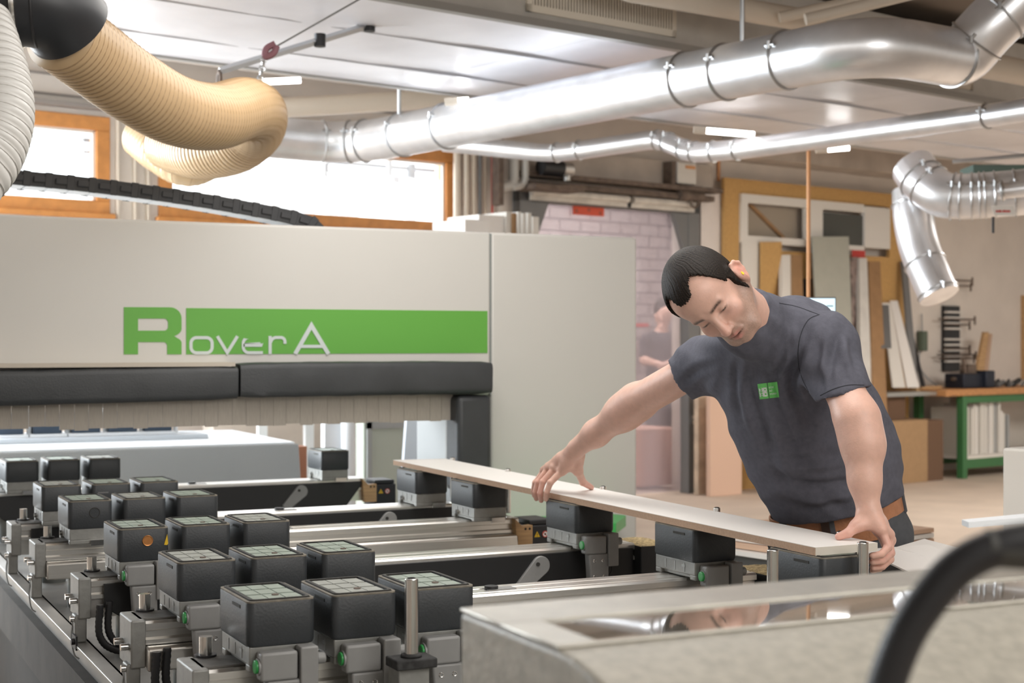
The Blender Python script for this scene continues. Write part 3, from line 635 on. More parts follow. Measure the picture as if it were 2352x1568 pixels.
m = MB(); a = P(2276,472,9.22); m.prism([a, a+Vector((R2[0],R2[1],0))*.14, a+Vector((R2[0],R2[1],0))*.16-up*.06, a+Vector((R2[0],R2[1],0))*.02-up*.06], bk*.002)
st = m.build('sticker', M['offw']); tag(st, 'small white sticker with red writing on the ringed duct', 'sticker')
def stick(x, y): return a+Vector((R2[0],R2[1],0))*(.03+x)+up*(-.042+y)-bk*.002
m = MB()
for x0_, w0_, h0_ in ((0,.008,.014),(.010,.007,.012),(.019,.009,.015),(.030,.006,.013),(.042,.009,.014),(.053,.007,.015),(.062,.008,.012),(.072,.008,.014),(.082,.006,.013)):
    m.prism([stick(x0_,0), stick(x0_+w0_,0), stick(x0_+w0_,h0_), stick(x0_,h0_)], bk*-.0008)
o = m.build('sticker_marks', M['redd']); o.parent = st; o.location = ORG[o.name]-ORG[st.name]
m = MB(); m.cyl(P(2281,498,9.2), P(2281,535,9.2), .008); tag(m.build('lever_rod', M['hosek']), 'short black rod hanging from the ringed duct', 'rod')
# rods, lamps, rail, upper pipes
for (x, y0, y1, d, lb) in ((1705,-20,98,7.15,'threaded steel rod holding the large duct near the ivory grille'),(917,205,262,9.35,'threaded steel rod holding the large duct at the left')):
    m = MB(); m.cyl(P(x,y1,d), P(x,y0,d), .012, 8); tag(m.build('hanger_rod', M['galvd']), lb, 'rod')
def lamp(px0, py0, px1, py1, d, lb):
    a = P(px0,py0,d); b = P(px1,py1,d); t = thing('tube_lamp', (a+b)/2, lb, 'lamp')
    m = MB(); m.cyl(a, b, .019, 14); m.build('tube', M['lamp'], t)
    m = MB(); m.cyl(a-(b-a).normalized()*.08, a, .024, 12); m.build('end_cap', M['cream'], t)
lamp(1622,300,1732,309,9.6,'glowing tube lamp above the kink of the thin pipe')
lamp(1900,343,1950,339,10.5,'short glowing tube lamp below the thin pipe')
lamp(1052,232,1076,230,8.9,'small glowing lamp touching the upper edge of the large duct')
lamp(605,188,690,184,9.6,'glowing lamp half hidden behind the beige hose')
t = thing('support_rail', P(740,90,5.0), 'slotted steel rail running up to the flat duct corner', 'rail')
a = P(505,163,6.9); b = P(985,16,7.3)
m = MB(); m.tube([a,b], .017, 4); m.build('channel', M['galvd'], t)
for x, y in ((728,97),(843,62)):
    m = MB(); q = a+(b-a)*((x-505)/480.); m.cyl(q-Vector((0,0,.03)), q+Vector((0,0,.03)), .028, 10); m.build('rail_clip', M['hosek'], t)
m = MB(); m.cyl(P(503,190,6.9), P(505,160,6.9), .012, 8); m.torus(P(503,182,6.9), (1,0,0), .03, .008, 16); m.build('end_shackle', M['rust'], t)
t = thing('hoist_cord', P(620,115,6.2), 'thin cord with purple-brown knot and hook holding the beige hose', 'cord')
m = MB(); m.cyl(P(840,-10,6.2), P(632,108,6.2), .004, 6); m.build('line', M['dgrey'], t)
m = MB(); m.tube(catmull([P(632,100,6.2),P(612,112,6.2),P(610,130,6.2),P(628,122,6.2),P(636,105,6.2)],6), .014, 8); m.build('knot', mat('purple_cord', (.20,.09,.11), .8), t)
m = MB()
for k in range(5): m.torus(P(606-2*k,136+11*k,6.2), (1,0,0) if k%2 else (0,1,0), .012, .004, 12, 5)
m.build('hook_chain', M['galvd'], t)
def pipe(name, pts, r, mm, lb, cat='pipe', rings=()):
    m = MB(); m.tube(pts, r, 20); o = m.build(name, M[mm] if isinstance(mm,str) else mm); tag(o, lb, cat); return o
pipe('insulated_pipe', [P(1290,-75,7.0),P(1450,-22,7.2),P(1880,52,7.9)], .058, 'cream', 'thick beige insulated pipe above the large duct')
pipe('insulated_pipe', [P(2080,115,8.4),P(2420,180,8.9)], .075, 'cream', 'thick beige insulated pipe right of the large duct bend')
pipe('conduit', [P(1790,40,7.6),P(2060,-20,7.6)], .028, 'cream', 'upper of two slim cream pipes near the ceiling')
pipe('conduit', [P(1850,45,7.4),P(2110,-18,7.4)], .03, 'cream', 'lower of two slim cream pipes near the ceiling')
pipe('cable_rail', [P(2188,371,9.8),P(2420,352,9.5)], .015, 'galvd', 'thin steel rail above the ringed duct at right', 'rail')
m = MB(); a = P(2236,378,9.9); b = P(2430,378,9.9); m.prism([a,b,b-up*.2,a-up*.2], bk*.3); tag(m.build('air_box', mat('teal_box', (.13,.20,.18), .7)), 'dull teal box behind the ringed duct', 'box')
pipe('beam_bar', [P(480,256,10.3),P(1030,226,11.1)], .07, 'cream', 'pale round bar standing in for the wall beam above the left end of the large duct')  # round bar stands in for the beige wall beam

# black elbow and hoses at top left
t = thing('hose_elbow', P(60,20,4.5), 'big black elbow fitting at the top left corner', 'fitting')
ep = catmull([P(-160,0,4.5),P(-40,2,4.5),P(60,4,4.52),P(125,22,4.56),P(160,62,4.62)],8)
m = MB(); m.tube(ep, .134, 40); m.build('elbow_body', M['pod'] if 0 else mat('black_plastic', (.022,.024,.028), .38), t, ang=60)
m = MB(); m.torus(P(42,3,4.51), P(60,4,4.52)-P(-40,2,4.5), .135, .010, 48, 8); m.build('hose_clip', M['steel'], t)
m = MB(); m.torus(P(84,6,4.53), P(60,4,4.52)-P(-40,2,4.5), .133, .006, 48, 8); m.build('seam_ridge', M['hosek'], t)
def ribhose(name, label, ctrl, r, pitch, amp, m1, m2):
    path = catmull(ctrl, 24); L = [0]
    for i in range(1, len(path)): L.append(L[-1]+(path[i]-path[i-1]).length)
    # resample evenly
    n = int(L[-1]/(pitch/6)); out = []; rs = []; j = 0
    for i in range(n+1):
        s_ = L[-1]*i/n
        while j < len(L)-2 and L[j+1] < s_: j += 1
        tt = (s_-L[j])/max(1e-9, L[j+1]-L[j]); out.append(path[j]*(1-tt)+path[j+1]*tt)
        ph = (i % 6)/6; rs.append((r if not callable(r) else r(s_/L[-1]))-amp*(1-abs(math.cos(math.pi*ph))))
    t = thing(name, out[0], label, 'hose'); m = MB(); m.tube(out, rs, 44); m.build('hose_wall', M[m1], t, ang=180)
    wire = []; 
    rr_ = (lambda q: r) if not callable(r) else r
    T = None; N = None; c = 0; k_ = 10; steps = int(L[-1]/pitch*28)
    for i in range(steps):
        s_ = i/steps*(len(out)-1); a_ = int(s_); tt = s_-a_; q_ = out[a_]*(1-tt)+out[min(a_+1,len(out)-1)]*tt
        T = (out[min(a_+1,len(out)-1)]-out[max(a_-1,0)]).normalized()
        if N is None: N = T.orthogonal().normalized()
        N = (N-T*N.dot(T)).normalized(); Bn = T.cross(N); an = 2*math.pi*i/28
        wire.append(q_+(N*math.cos(an)+Bn*math.sin(an))*(rr_(s_/len(out))-amp*.3))
    m = MB(); m.tube(wire, .0022, 5); m.build('wire_spiral', M[m2], t)
    return t
ribhose('flexible_hose', 'large beige ribbed hose bending from the black elbow under the ceiling',
        [P(140,75,4.6),P(205,125,4.75),P(300,195,4.95),P(400,252,5.2),P(490,268,5.5),P(560,250,5.85),P(592,262,6.25),P(585,300,6.5),P(540,335,6.65),P(470,350,6.8),P(425,345,6.95),P(385,330,7.1)], .122, .024, .004, 'hose', 'rib')
ribhose('flexible_hose', 'white ribbed hose hanging at the left edge below the black elbow',
        [P(-55,60,4.35),P(-35,120,4.3),P(-14,200,4.25),P(-10,270,4.2),P(-30,340,4.15),P(-70,400,4.1),P(-120,430,4.1)], .105, .026, .007, 'hosew', 'ribw')
ribhose('flexible_hose', 'beige ribbed hose looping down behind the large one',
        [P(330,310,7.3),P(375,345,7.2),P(430,372,7.15),P(480,350,7.3),P(500,310,7.5)], .118, .024, .004, 'hose', 'rib')
m = MB(); m.cyl(P(636,250,6.2), P(640,282,6.2), .006, 8); m.cyl(P(630,262,6.2), P(650,262,6.2), .01, 8); tag(m.build('wing_bolt', M['galvd']), 'small wing bolt of the hose clamp at the beige bend', 'bolt')

# ================================================================ MACHINE GANTRY
GY = 5.9
t = thing('machine_gantry', (2.6, 6.2, 0), 'cream machine gantry with green lettering behind the work tables', 'machine')
m = MB(); XL = -1.2
m.box((XL,GY,1.20),(2.749,GY+.5,1.906)); m.build('beam_cover', M['panel'], t, bevel=.012)
m = MB(); m.box((2.752,GY,.40),(3.485,GY+.5,1.906)); m.build('end_cover', M['panel'], t, bevel=.012)
m = MB(); m.box((2.60,GY+.03,.30),(2.75,GY+.48,1.25)); m.build('leg_post', M['bgrey'], t)
m = MB(); m.box((2.747,GY+.001,1.2),(2.754,GY+.3,1.90)); m.build('joint', M['seam'], t)
m = MB(); m.box((2.556,GY-.05,.80),(2.588,GY+.05,1.20)); m.build('corner_trim', M['aluf'], t, bevel=.003)
# lettering
def gp(x, y): p = PY(200+x/2.352, 660+y/2.352, GY); return (p.x, GY-.0025, p.z)
def arc(cx, cy, rx, ry, a0, a1, n=8): return [(cx+rx*math.cos(math.radians(a0+(a1-a0)*k/n)), cy+ry*math.sin(math.radians(a0+(a1-a0)*k/n))) for k in range(n+1)]
ex = (0, .0025, 0)
R_out = [(198,106)]+arc(448,168,62,61,-90,0)+arc(448,222,62,42,0,60)+[(470,262)]+arc(450,300,60,34,-50,0)+[(510,361),(432,361)]+arc(412,315,20,20,0,-90)+[(275,295),(275,361),(198,361)]
R_in = [(275,168)]+arc(415,190,22,22,-90,0)+arc(415,212,22,21,0,90)+[(275,233)]
flat_shape([R_out, R_in], gp, ex).build('logo_initial', M['green'], t)
flat_shape([[(535,111),(2162,127),(2162,354),(535,361)]], gp, ex).build('logo_bar', M['green'], t)
def gp2(x, y): p = PY(200+x/2.352, 660+y/2.352, GY); return (p.x, GY-.0045-LOFF[0], p.z)
LOFF = [0.]
def letters(loopsets):
    mb = MB()
    for lp in loopsets:
        a = flat_shape(lp, gp2, (0,.0015,0)); mb.add(a.v, a.f); LOFF[0] += .0002
    return mb
w_ = 17
o_ = ribbon(rrect(560,271,674,353,30), w_, True)
v_ = ribbon([(702,263),(756,352),(811,263)], w_)
e_ = ribbon([(843,312),(942,312),(942,300)]+arc(912,300,30,29,0,-90)+arc(872,300,30,29,-90,-180)+arc(872,322,30,30,180,90)+[(948,352)], w_-1)
r_ = ribbon([(987,360),(987,262)], w_); r2_ = ribbon([(987,300)]+arc(1020,302,30,32,-150,-90)+[(1045,270)]+arc(1045,292,22,22,-90,0)+[(1067,304)], w_-1)
A1 = ribbon([(1122,359),(1210,205),(1302,359)], w_+5); A2 = ribbon([(1142,318),(1280,318)], w_)
letters([o_, v_, e_, r_, r2_, A1, A2]).build('logo_letters', M['letter'], t)
# bumper pads
def soft_box(a, b, bulge, mm, nm, parent, nx=24, bevel=.02):
    m = MB(); x0,y0,z0 = a; x1,y1,z1 = b; vs = []; fs = []
    rr = random.Random(int(x0*100)); ring = 16
    for i in range(nx+1):
        x = x0+(x1-x0)*i/nx; e = min(1, min(i, nx-i)/1.2)
        for k in range(ring):
            an = 2*math.pi*(k+.5)/ring; cy, sy = math.cos(an), math.sin(an)
            pw = .28; yy = math.copysign(abs(cy)**pw, cy); zz = math.copysign(abs(sy)**pw, sy)
            sc = .93+.07*e
            sag = bulge*math.sin(math.pi*i/nx)
            vs.append((x, (y0+y1)/2+yy*(y1-y0)/2*sc-(.004*rr.uniform(0,1) if yy < 0 else 0), (z0+z1)/2+zz*(z1-z0)/2*sc-sag+.0015*rr.uniform(-1,1)))
    for i in range(nx):
        for k in range(ring): l = (k+1)%ring; fs.append((i*ring+k, i*ring+l, (i+1)*ring+l, (i+1)*ring+k))
    fs += [tuple(range(ring)), tuple(nx*ring+k for k in range(ring))]
    m.add(vs, fs); return m.build(nm, mm, parent, ang=50)
PYF = GY-.14
x_l = PY(548,880,PYF).x; x_r0 = PY(552,880,PYF).x; x_r1 = PY(1130,880,PYF).x
soft_box((-1.0,PYF,PY(100,925,PYF).z),(x_l,GY-.002,PY(500,840,PYF).z), .012, M['pad'], 'bumper_pad', t)
soft_box((x_r0,PYF-.012,PY(700,912,PYF).z),(x_r1,GY-.002,PY(700,832,PYF).z), -.002, M['pad'], 'bumper_pad', t)
m = MB(); zc_ = PY(1100,908,PYF).z; xa = PY(1052,1000,PYF).x; xb = x_r1
m.box((xa,PYF,.80),(xb,GY-.002,zc_)); m.build('column_pad', M['pad'], t, bevel=.022)
m = MB(); m.box((-1.0,PYF+.01,zc_+.13),(x_l-.01,GY,zc_+.145)); 
m.build('pad_shelf', mat('beige_edge', (.56,.50,.42), .6), t)
# strip curtain
m = MB(); x = -.9; i = 0; rr = random.Random(5)
while x < 2.54:
    wdt = .052+.010*rr.random(); m.box((x,GY-.06+.004*(0),1.095+.004*rr.uniform(-1,1)+(.012 if x<.9 else .0)),(x+wdt-.0012,GY-.055+.004*(0),1.23)); x += wdt; i += 1
m.build('strip_curtain', M['strip'], t)
m = MB(); q = [(2.62,5.62),(3.20,5.36),(3.30,5.50),(3.10,5.9),(2.62,5.9)]
m.prism([(PZ(1168,1162,.66).x, PZ(1168,1162,.66).y, .66),(PZ(1250,1163,.66).x,PZ(1250,1163,.66).y,.66),(PZ(1438,1183,.66).x,PZ(1438,1183,.66).y,.66),(PZ(1415,1200,.66).x,PZ(1415,1200,.66).y,.66),(PZ(1120,1200,.66).x,PZ(1120,1200,.66).y,.66)], (0,0,-.05)); m.build('green_fairing', M['gel'], t, bevel=.004)
m = MB(); a = PZ(1120,1200,.60); b = PZ(1500,1222,.60); m.box((2.5,5.15,.42),(3.1,5.5,.60)); m.build('foot_cover', mat('pale_green_cover', (.12,.42,.17), .35), t, bevel=.02)
m = MB(); m.box((2.35,5.2,.0),(3.45,6.45,.42)); m.build('foot', M['black'], t, bevel=.01)
# cable chain on the gantry
t = thing('cable_chain', (1.2, 6.15, 1.95), 'black segmented cable chain arching over the top of the machine', 'cable chain')
ctr = catmull([PY(x,y,6.12) for x,y in ((-260,378),(-120,388),(0,408),(130,421),(300,441),(450,463),(570,484),(650,500),(700,514),(728,535),(738,560))], 30)
L = [0]
for i in range(1,len(ctr)): L.append(L[-1]+(ctr[i]-ctr[i-1]).length)
pitch = .083; n = int(L[-1]/pitch); jp = []; j = 0
for i in range(n+1):
    s_ = i*pitch
    while j < len(L)-2 and L[j+1] < s_: j += 1
    tt = (s_-L[j])/max(1e-9,L[j+1]-L[j]); jp.append(ctr[j].lerp(ctr[j+1], tt))
for i in range(n):
    a, b = jp[i], jp[i+1]; d_ = (b-a).normalized(); nn = Vector((0,1,0)).cross(d_)*-1; nn = nn if nn.z > 0 else -nn
    rot = Matrix((d_, Vector((0,1,0)), nn)).transposed(); c_ = (a+b)/2; h = .056
    m = MB()
    for y_ in (-.075, .075):
        m.cbox(c_+Vector((0,y_,0)), (pitch*.98, .012, h), 0, rot); m.cbox(a+Vector((0,y_*1.06,0)), (pitch*.35, .012, h*1.08), 0, rot)
        m.cbox(c_+d_*.006+Vector((0,y_*1.14,0)), (pitch*.52, .012, h*.40), 0, rot)
    m.cbox(c_+nn*(h*.46), (pitch*.96, .15, .005), 0, rot)
    lk = m.build('chain_link', M['chain'], t, bevel=.003)
    m = MB(); m.cbox(c_-nn*(h*.49), (pitch*.93, .135, .004), 0, rot); m.build('link_bar', M['chainl'], lk)
# second machine side seen under the gantry
t = thing('machine_side_table', (1.0, 7.8, 0), 'grey and white second table seen under the gantry', 'machine table')
m = MB(); xr = 2.33
m.prism([(-1.2,7.3,.45),(xr,7.3,.45),(xr+.02,7.3,.60),(xr-.0,7.3,.915),(-1.2,7.3,.915)], (0,1.2,0)); m.build('side_cover', M['bgrey'], t, bevel=.006)
m = MB(); m.box((-1.2,7.31,.916),(xr-.02,8.5,.925)); m.build('top_plate', M['bwhite'], t)
m = MB(); m.box((-1.2,7.75,.926),(1.98,8.1,.950)); m.build('cup_rail', mat('pale_grey_rail', (.50,.54,.58), .5), t)
for x0, x1 in ((-5,52),(74,140),(162,228),(246,312),(329,391)):
    a = PY(x0,1001,7.9); b = PY(x1,1001,7.9); t = thing('vacuum_cup_block', ((a.x+b.x)/2,7.9,.95), 'navy vacuum block seen through the gap under the curtain, %s' % {-5:'leftmost of five',74:'second of five',162:'third of five',246:'fourth of five',329:'rightmost of five'}[x0], 'vacuum block', 'navy blocks on the far table')
    m = MB(); m.box((a.x,7.86,.965),(b.x,8.0,1.07)); m.build('block', M['bluepod'], t, bevel=.005)
    m = MB(); m.box((a.x-.02,7.84,.951),(b.x+.02,8.02,.965)); m.build('foot', M['bwhite'], t)
    m = MB(); m.cyl((b.x+.035,7.93,.951),(b.x+.035,7.93,1.09),.012); m.build('pin', M['bwhite'], t)
# things far behind, seen under the gantry at right
t = thing('control_cabinet', (3.6, 10, 0), 'greenish grey cabinet seen under the gantry beside the column', 'cabinet')
m = MB(); a = PY(835,962,8.6); b = PY(935,1100,8.6); m.box((a.x,8.6,0),(b.x+.5,9.2,a.z+.2)); m.build('cabinet_body', mat('pale_sage', (.46,.50,.44), .6), t, bevel=.006)
m = MB(); m.box((a.x+.02,8.585,.0),(a.x+.05,8.6,a.z+.15)); m.box((a.x+.02,8.585,a.z-.06),(b.x+.4,8.6,a.z-.02)); m.build('door_frame', M['bgrey'], t)
m = MB(); q = [PY(x,y,6.9) for x,y in ((935,955),(1012,955),(1030,985),(1030,1200),(900,1200))]; q[3].z = q[4].z = 0; m.prism(q, (0,.03,0)); tag(m.build('slanted_guard', mat('light_blue_grey', (.56,.60,.66), .4)), 'light blue-grey slanted guard panel under the gantry beside the column', 'panel')
a = PY(800,962,8.4); t = thing('steel_post', (a.x,8.4,0), 'white round post with a black handle seen under the gantry', 'post')
m = MB(); m.cyl((a.x,8.4,0),(a.x,8.4,1.4),.045,16); m.build('post_tube', M['bwhite'], t)
a1_ = PY(801,990,8.3); m = MB(); m.cyl((a1_.x-.015,8.33,1.02),(a1_.x-.01,8.33,1.12),.016,10); m.build('handle', M['hosek'], t)
m = MB(); a = PY(762,962,8.45); m.box((a.x-.05,8.43,0),(a.x+.06,8.50,1.4)); tag(m.build('frame_post', M['bwhite']), 'white square post seen under the gantry, left of the round one', 'post')
m = MB(); a = PY(575,968,9.5); b = PY(750,968,9.5); m.box((a.x,9.5,1.02),(b.x,9.9,1.07)); 
for u in (a.x+.1, b.x-.1): m.box((u-.03,9.55,0),(u+.03,9.6,1.02))
tag(m.build('white_table', M['bwhite']), 'white table edge seen far behind under the gantry', 'table')
m = MB(); a = PY(620,985,10.2); b = PY(750,985,10.2); m.box((a.x-.4,10.2,0),(b.x,10.5,.98)); tag(m.build('pale_crate', M['conc']), 'pale beige crate seen far behind under the gantry', 'crate')
m = MB(); a = PY(690,1060,7.9); m.box((2.36,7.6,.1),(2.47,7.7,.88)); tag(m.build('terracotta_post', mat('terracotta', (.45,.20,.12), .8)), 'terracotta coloured post at the right end of the grey table', 'post')

# ================================================================ WORK TABLE: BED, RAILS, PODS, STOPS
ZR = .82
YB = [2.866, 3.408, 4.055, 4.80, 5.325, 6.47]
YC = [y-.085 for y in YB]
t = thing('machine_bed', (1.6, 4.5, 0), 'grey steel machine bed under the six aluminium rails', 'machine bed')
m = MB(); m.box((.70,1.45,.50),(2.31,6.9,.62)); m.build('bed_plate', M['bed'], t, bevel=.01)
m = MB(); m.box((.74,1.5,0),(2.25,6.7,.50)); m.build('base', mat('machine_base_shade', (.030,.024,.019), .8, var=.3, vscale=4), t)  # near-black colour puts the shade under the bed into the base
m = MB(); m.box((.688,1.45,.585),(.697,6.9,.66)); m.box((.655,1.45,.652),(.697,6.9,.66)); m.build('edge_channel', M['chan'], t, bevel=.002)
m = MB(); m.box((.66,1.45,.44),(.70,6.9,.585)); m.box((.70,1.45,.40),(.76,6.9,.5)); m.build('lower_skirt', mat('dusty_skirt', (.05,.04,.03), .8, var=.3), t)
a = PX(171,1471,.655); m = MB(); m.box((.653,a.y-.03,a.z-.02),(.658,a.y+.03,a.z+.015)); m.cyl((.645,a.y-.01,a.z),(.655,a.y-.01,a.z),.008); m.build('catch', M['hosek'], t)
rail_l = ['nearest to the camera','second from the camera','third from the camera','fourth from the camera','fifth from the camera','farthest, at the gantry']
black = {0:0,1:0,2:1,3:0,4:1,5:1}
X0r, X1r = [.677]*6, [2.40,2.29,2.30,2.275,2.27,2.33]
for r in range(6):
    yc = YC[r]; x0, x1 = X0r[r], X1r[r]
    t = thing('guide_rail', (x0, yc, ZR-.12), 'long aluminium guide rail with pods on it, %s' % rail_l[r], 'rail', 'aluminium rails across the bed')
    def prof(pts): return [(x0+.02, yc+y, ZR+z) for y, z in pts]
    m = MB(); m.prism(prof([(-.062,-.005),(-.055,0),(-.040,0),(-.038,-.006),(-.032,-.006),(-.030,0),(.012,0),(.014,-.005),(.022,-.005),(.024,0),(.055,0),(.062,-.006),(.062,-.10),(-.050,-.10),(-.050,-.052),(-.062,-.050),(-.062,-.040),(-.052,-.036),(-.052,-.022),(-.062,-.018)]), (x1-x0-.02,0,0))
    m.build('rail_body', M['alu'], t, ang=20)
    m = MB(); m.prism(prof([(-.085,-.058),(-.078,-.052),(-.052,-.052),(-.052,-.105),(-.085,-.105)]), (x1-x0-.03,0,0)); m.build('lower_tube', M['alu'], t, bevel=.004) if not black[r] else None
    m = MB(); m.box((x0-.012,yc-.064,ZR-.10),(x0+.02,yc+.062,ZR+.004)); m.box((x0-.02,yc-.058,ZR-.16),(x0+.01,yc-.01,ZR-.09)); m.build('end_cap', M['aluf'], t, bevel=.004)
    for yy, zz in ((-.04,-.055),(.03,-.055),(-.045,-.10)):
        m = MB(); m.cyl((x0-.03,yc+yy,ZR+zz),(x0-.01,yc+yy,ZR+zz),.008,12); m.build('end_screw', M['steel'], t)
    m = MB(); m.box((x0+.01,yc-.045,ZR+.0005),(x0+.17,yc+.045,ZR+.004)); m.build('top_insert', mat('worn_dark_plate', (.13,.125,.115), .6, .3, var=.3, vscale=30), t)
    # short stop at the rail end
    m = MB(); m.cyl((x0+.042,yc+.052,ZR+.002),(x0+.042,yc+.052,ZR+.042),.0125,20); s1 = m.build('short_stop', M['steel'], t)
    m = MB(); m.cyl((x0+.042,yc+.052,ZR+.003),(x0+.042,yc+.052,ZR+.008),.021,20); m.build('stop_seat', M['hosek'], s1)
    if black[r]:
        m = MB(); xs = x0+.05; z1 = ZR-.012; zb_ = ZR-.125
        m.prism([(xs,yc-.072,z1),(x1-.01,yc-.072,z1),(x1-.01 if r!=5 else x1-.10,yc-.072,zb_),(xs+.08,yc-.072,zb_),(xs,yc-.072,z1-.06)], (0,.008,0)); m.build('side_cover', M['black'], t, bevel=.002)
        lx = {2:1.90,4:1.92,5:1.95}[r]; dz = .05
        m = MB(); a = Vector((lx,yc-.082,ZR-.115)); b = Vector((lx+.075,yc-.082,ZR-.045)); dd = (b-a).normalized(); nn = Vector((-dd.z,0,dd.x))
        pts = [a+nn*.017, a-nn*.017]+[b+(dd*math.cos(th)+nn*math.sin(th))*.028 for th in [(-90+180*k/10)*math.pi/180 for k in range(11)]]
        m.prism(pts, (0,.012,0)); lv = m.build('lever_arm', M['cast'], t, bevel=.002)
        m = MB(); q = b-dd*.005+nn*.012; m.cyl(q-Vector((0,.003,0)), q+Vector((0,.002,0)), .006, 10); m.build('pivot_hole', M['dark'], lv)
    # black side wing left, supports, hoses
    m = MB(); m.box((x0+.02,yc+.075,ZR-.115),(x0+.55,yc+.083,ZR-.01)); m.build('rear_cover', M['black'], t, bevel=.003)
    m = MB(); m.cyl((x0+.13,yc-.02,.62),(x0+.13,yc-.02,ZR-.09),.040,24); m.cyl((x0+1.45,yc-.02,.62),(x0+1.45,yc-.02,ZR-.09),.040,24); m.build('support_post', mat('grey_cylinder', (.20,.21,.20), .45, .4), t)
    if r in (0,1,2):
        m = MB(); pts = [Vector((x0+.035,yc-.10,ZR-.06)),Vector((x0+.035,yc-.10,ZR-.14)),Vector((x0+.08,yc-.10,ZR-.18)),Vector((x0+.20,yc-.08,ZR-.20))]
        c1 = catmull(pts,14); m.tube(c1,[.0085+.0012*(k%2) for k in range(len(c1))],12)
        c2 = [p+Vector((.024,.006,.006)) for p in c1]; m.tube(c2,[.0085+.0012*(k%2) for k in range(len(c2))],12); m.build('ribbed_conduit', M['hosek'], t)
    m = MB(); m.tube(catmull([(x0-.018,yc-.03,ZR-.10),(x0-.024,yc-.03,ZR-.15),(x0-.02,yc-.05,ZR-.19),(x0-.01,yc-.06,ZR-.20)],6), .0022, 6); m.build('thin_wire', M['bgrey'], t)
    for xx in {0:[2.0],1:[1.2,1.55],2:[1.32],3:[1.42],4:[1.6],5:[1.56]}[r]:
        m = MB(); m.cyl((xx,yc-.0,ZR),(xx,yc-.0,ZR+.009),.017,20); b_ = m.build('scale_knob', M['hosek'], t)
        m = MB(); m.box((xx-.015,yc-.018,ZR),(xx+.06,yc+.018,ZR+.002)); m.build('scale_plate', M['cast'], b_)

m = MB(); m.box((-3.0,1.0,.001),(.62,6.2,.012)); tag(m.build('floor_shade_sheet', mat('shade_brown', (.075,.058,.045), .9, var=.25, vscale=5)), 'dark brown sheet added on the floor as shade left of the machine bed', 'shade sheet')  # added dark sheet stands in for shade on the floor
m = MB(); a = PX(18,1340,.40); m.cyl((.40,a.y,.0),(.40,a.y,.62),.05,16); tag(m.build('rusty_post', mat('rusty_brown', (.20,.09,.045), .8, var=.2)), 'short rusty brown post beside the left edge of the machine bed', 'post')
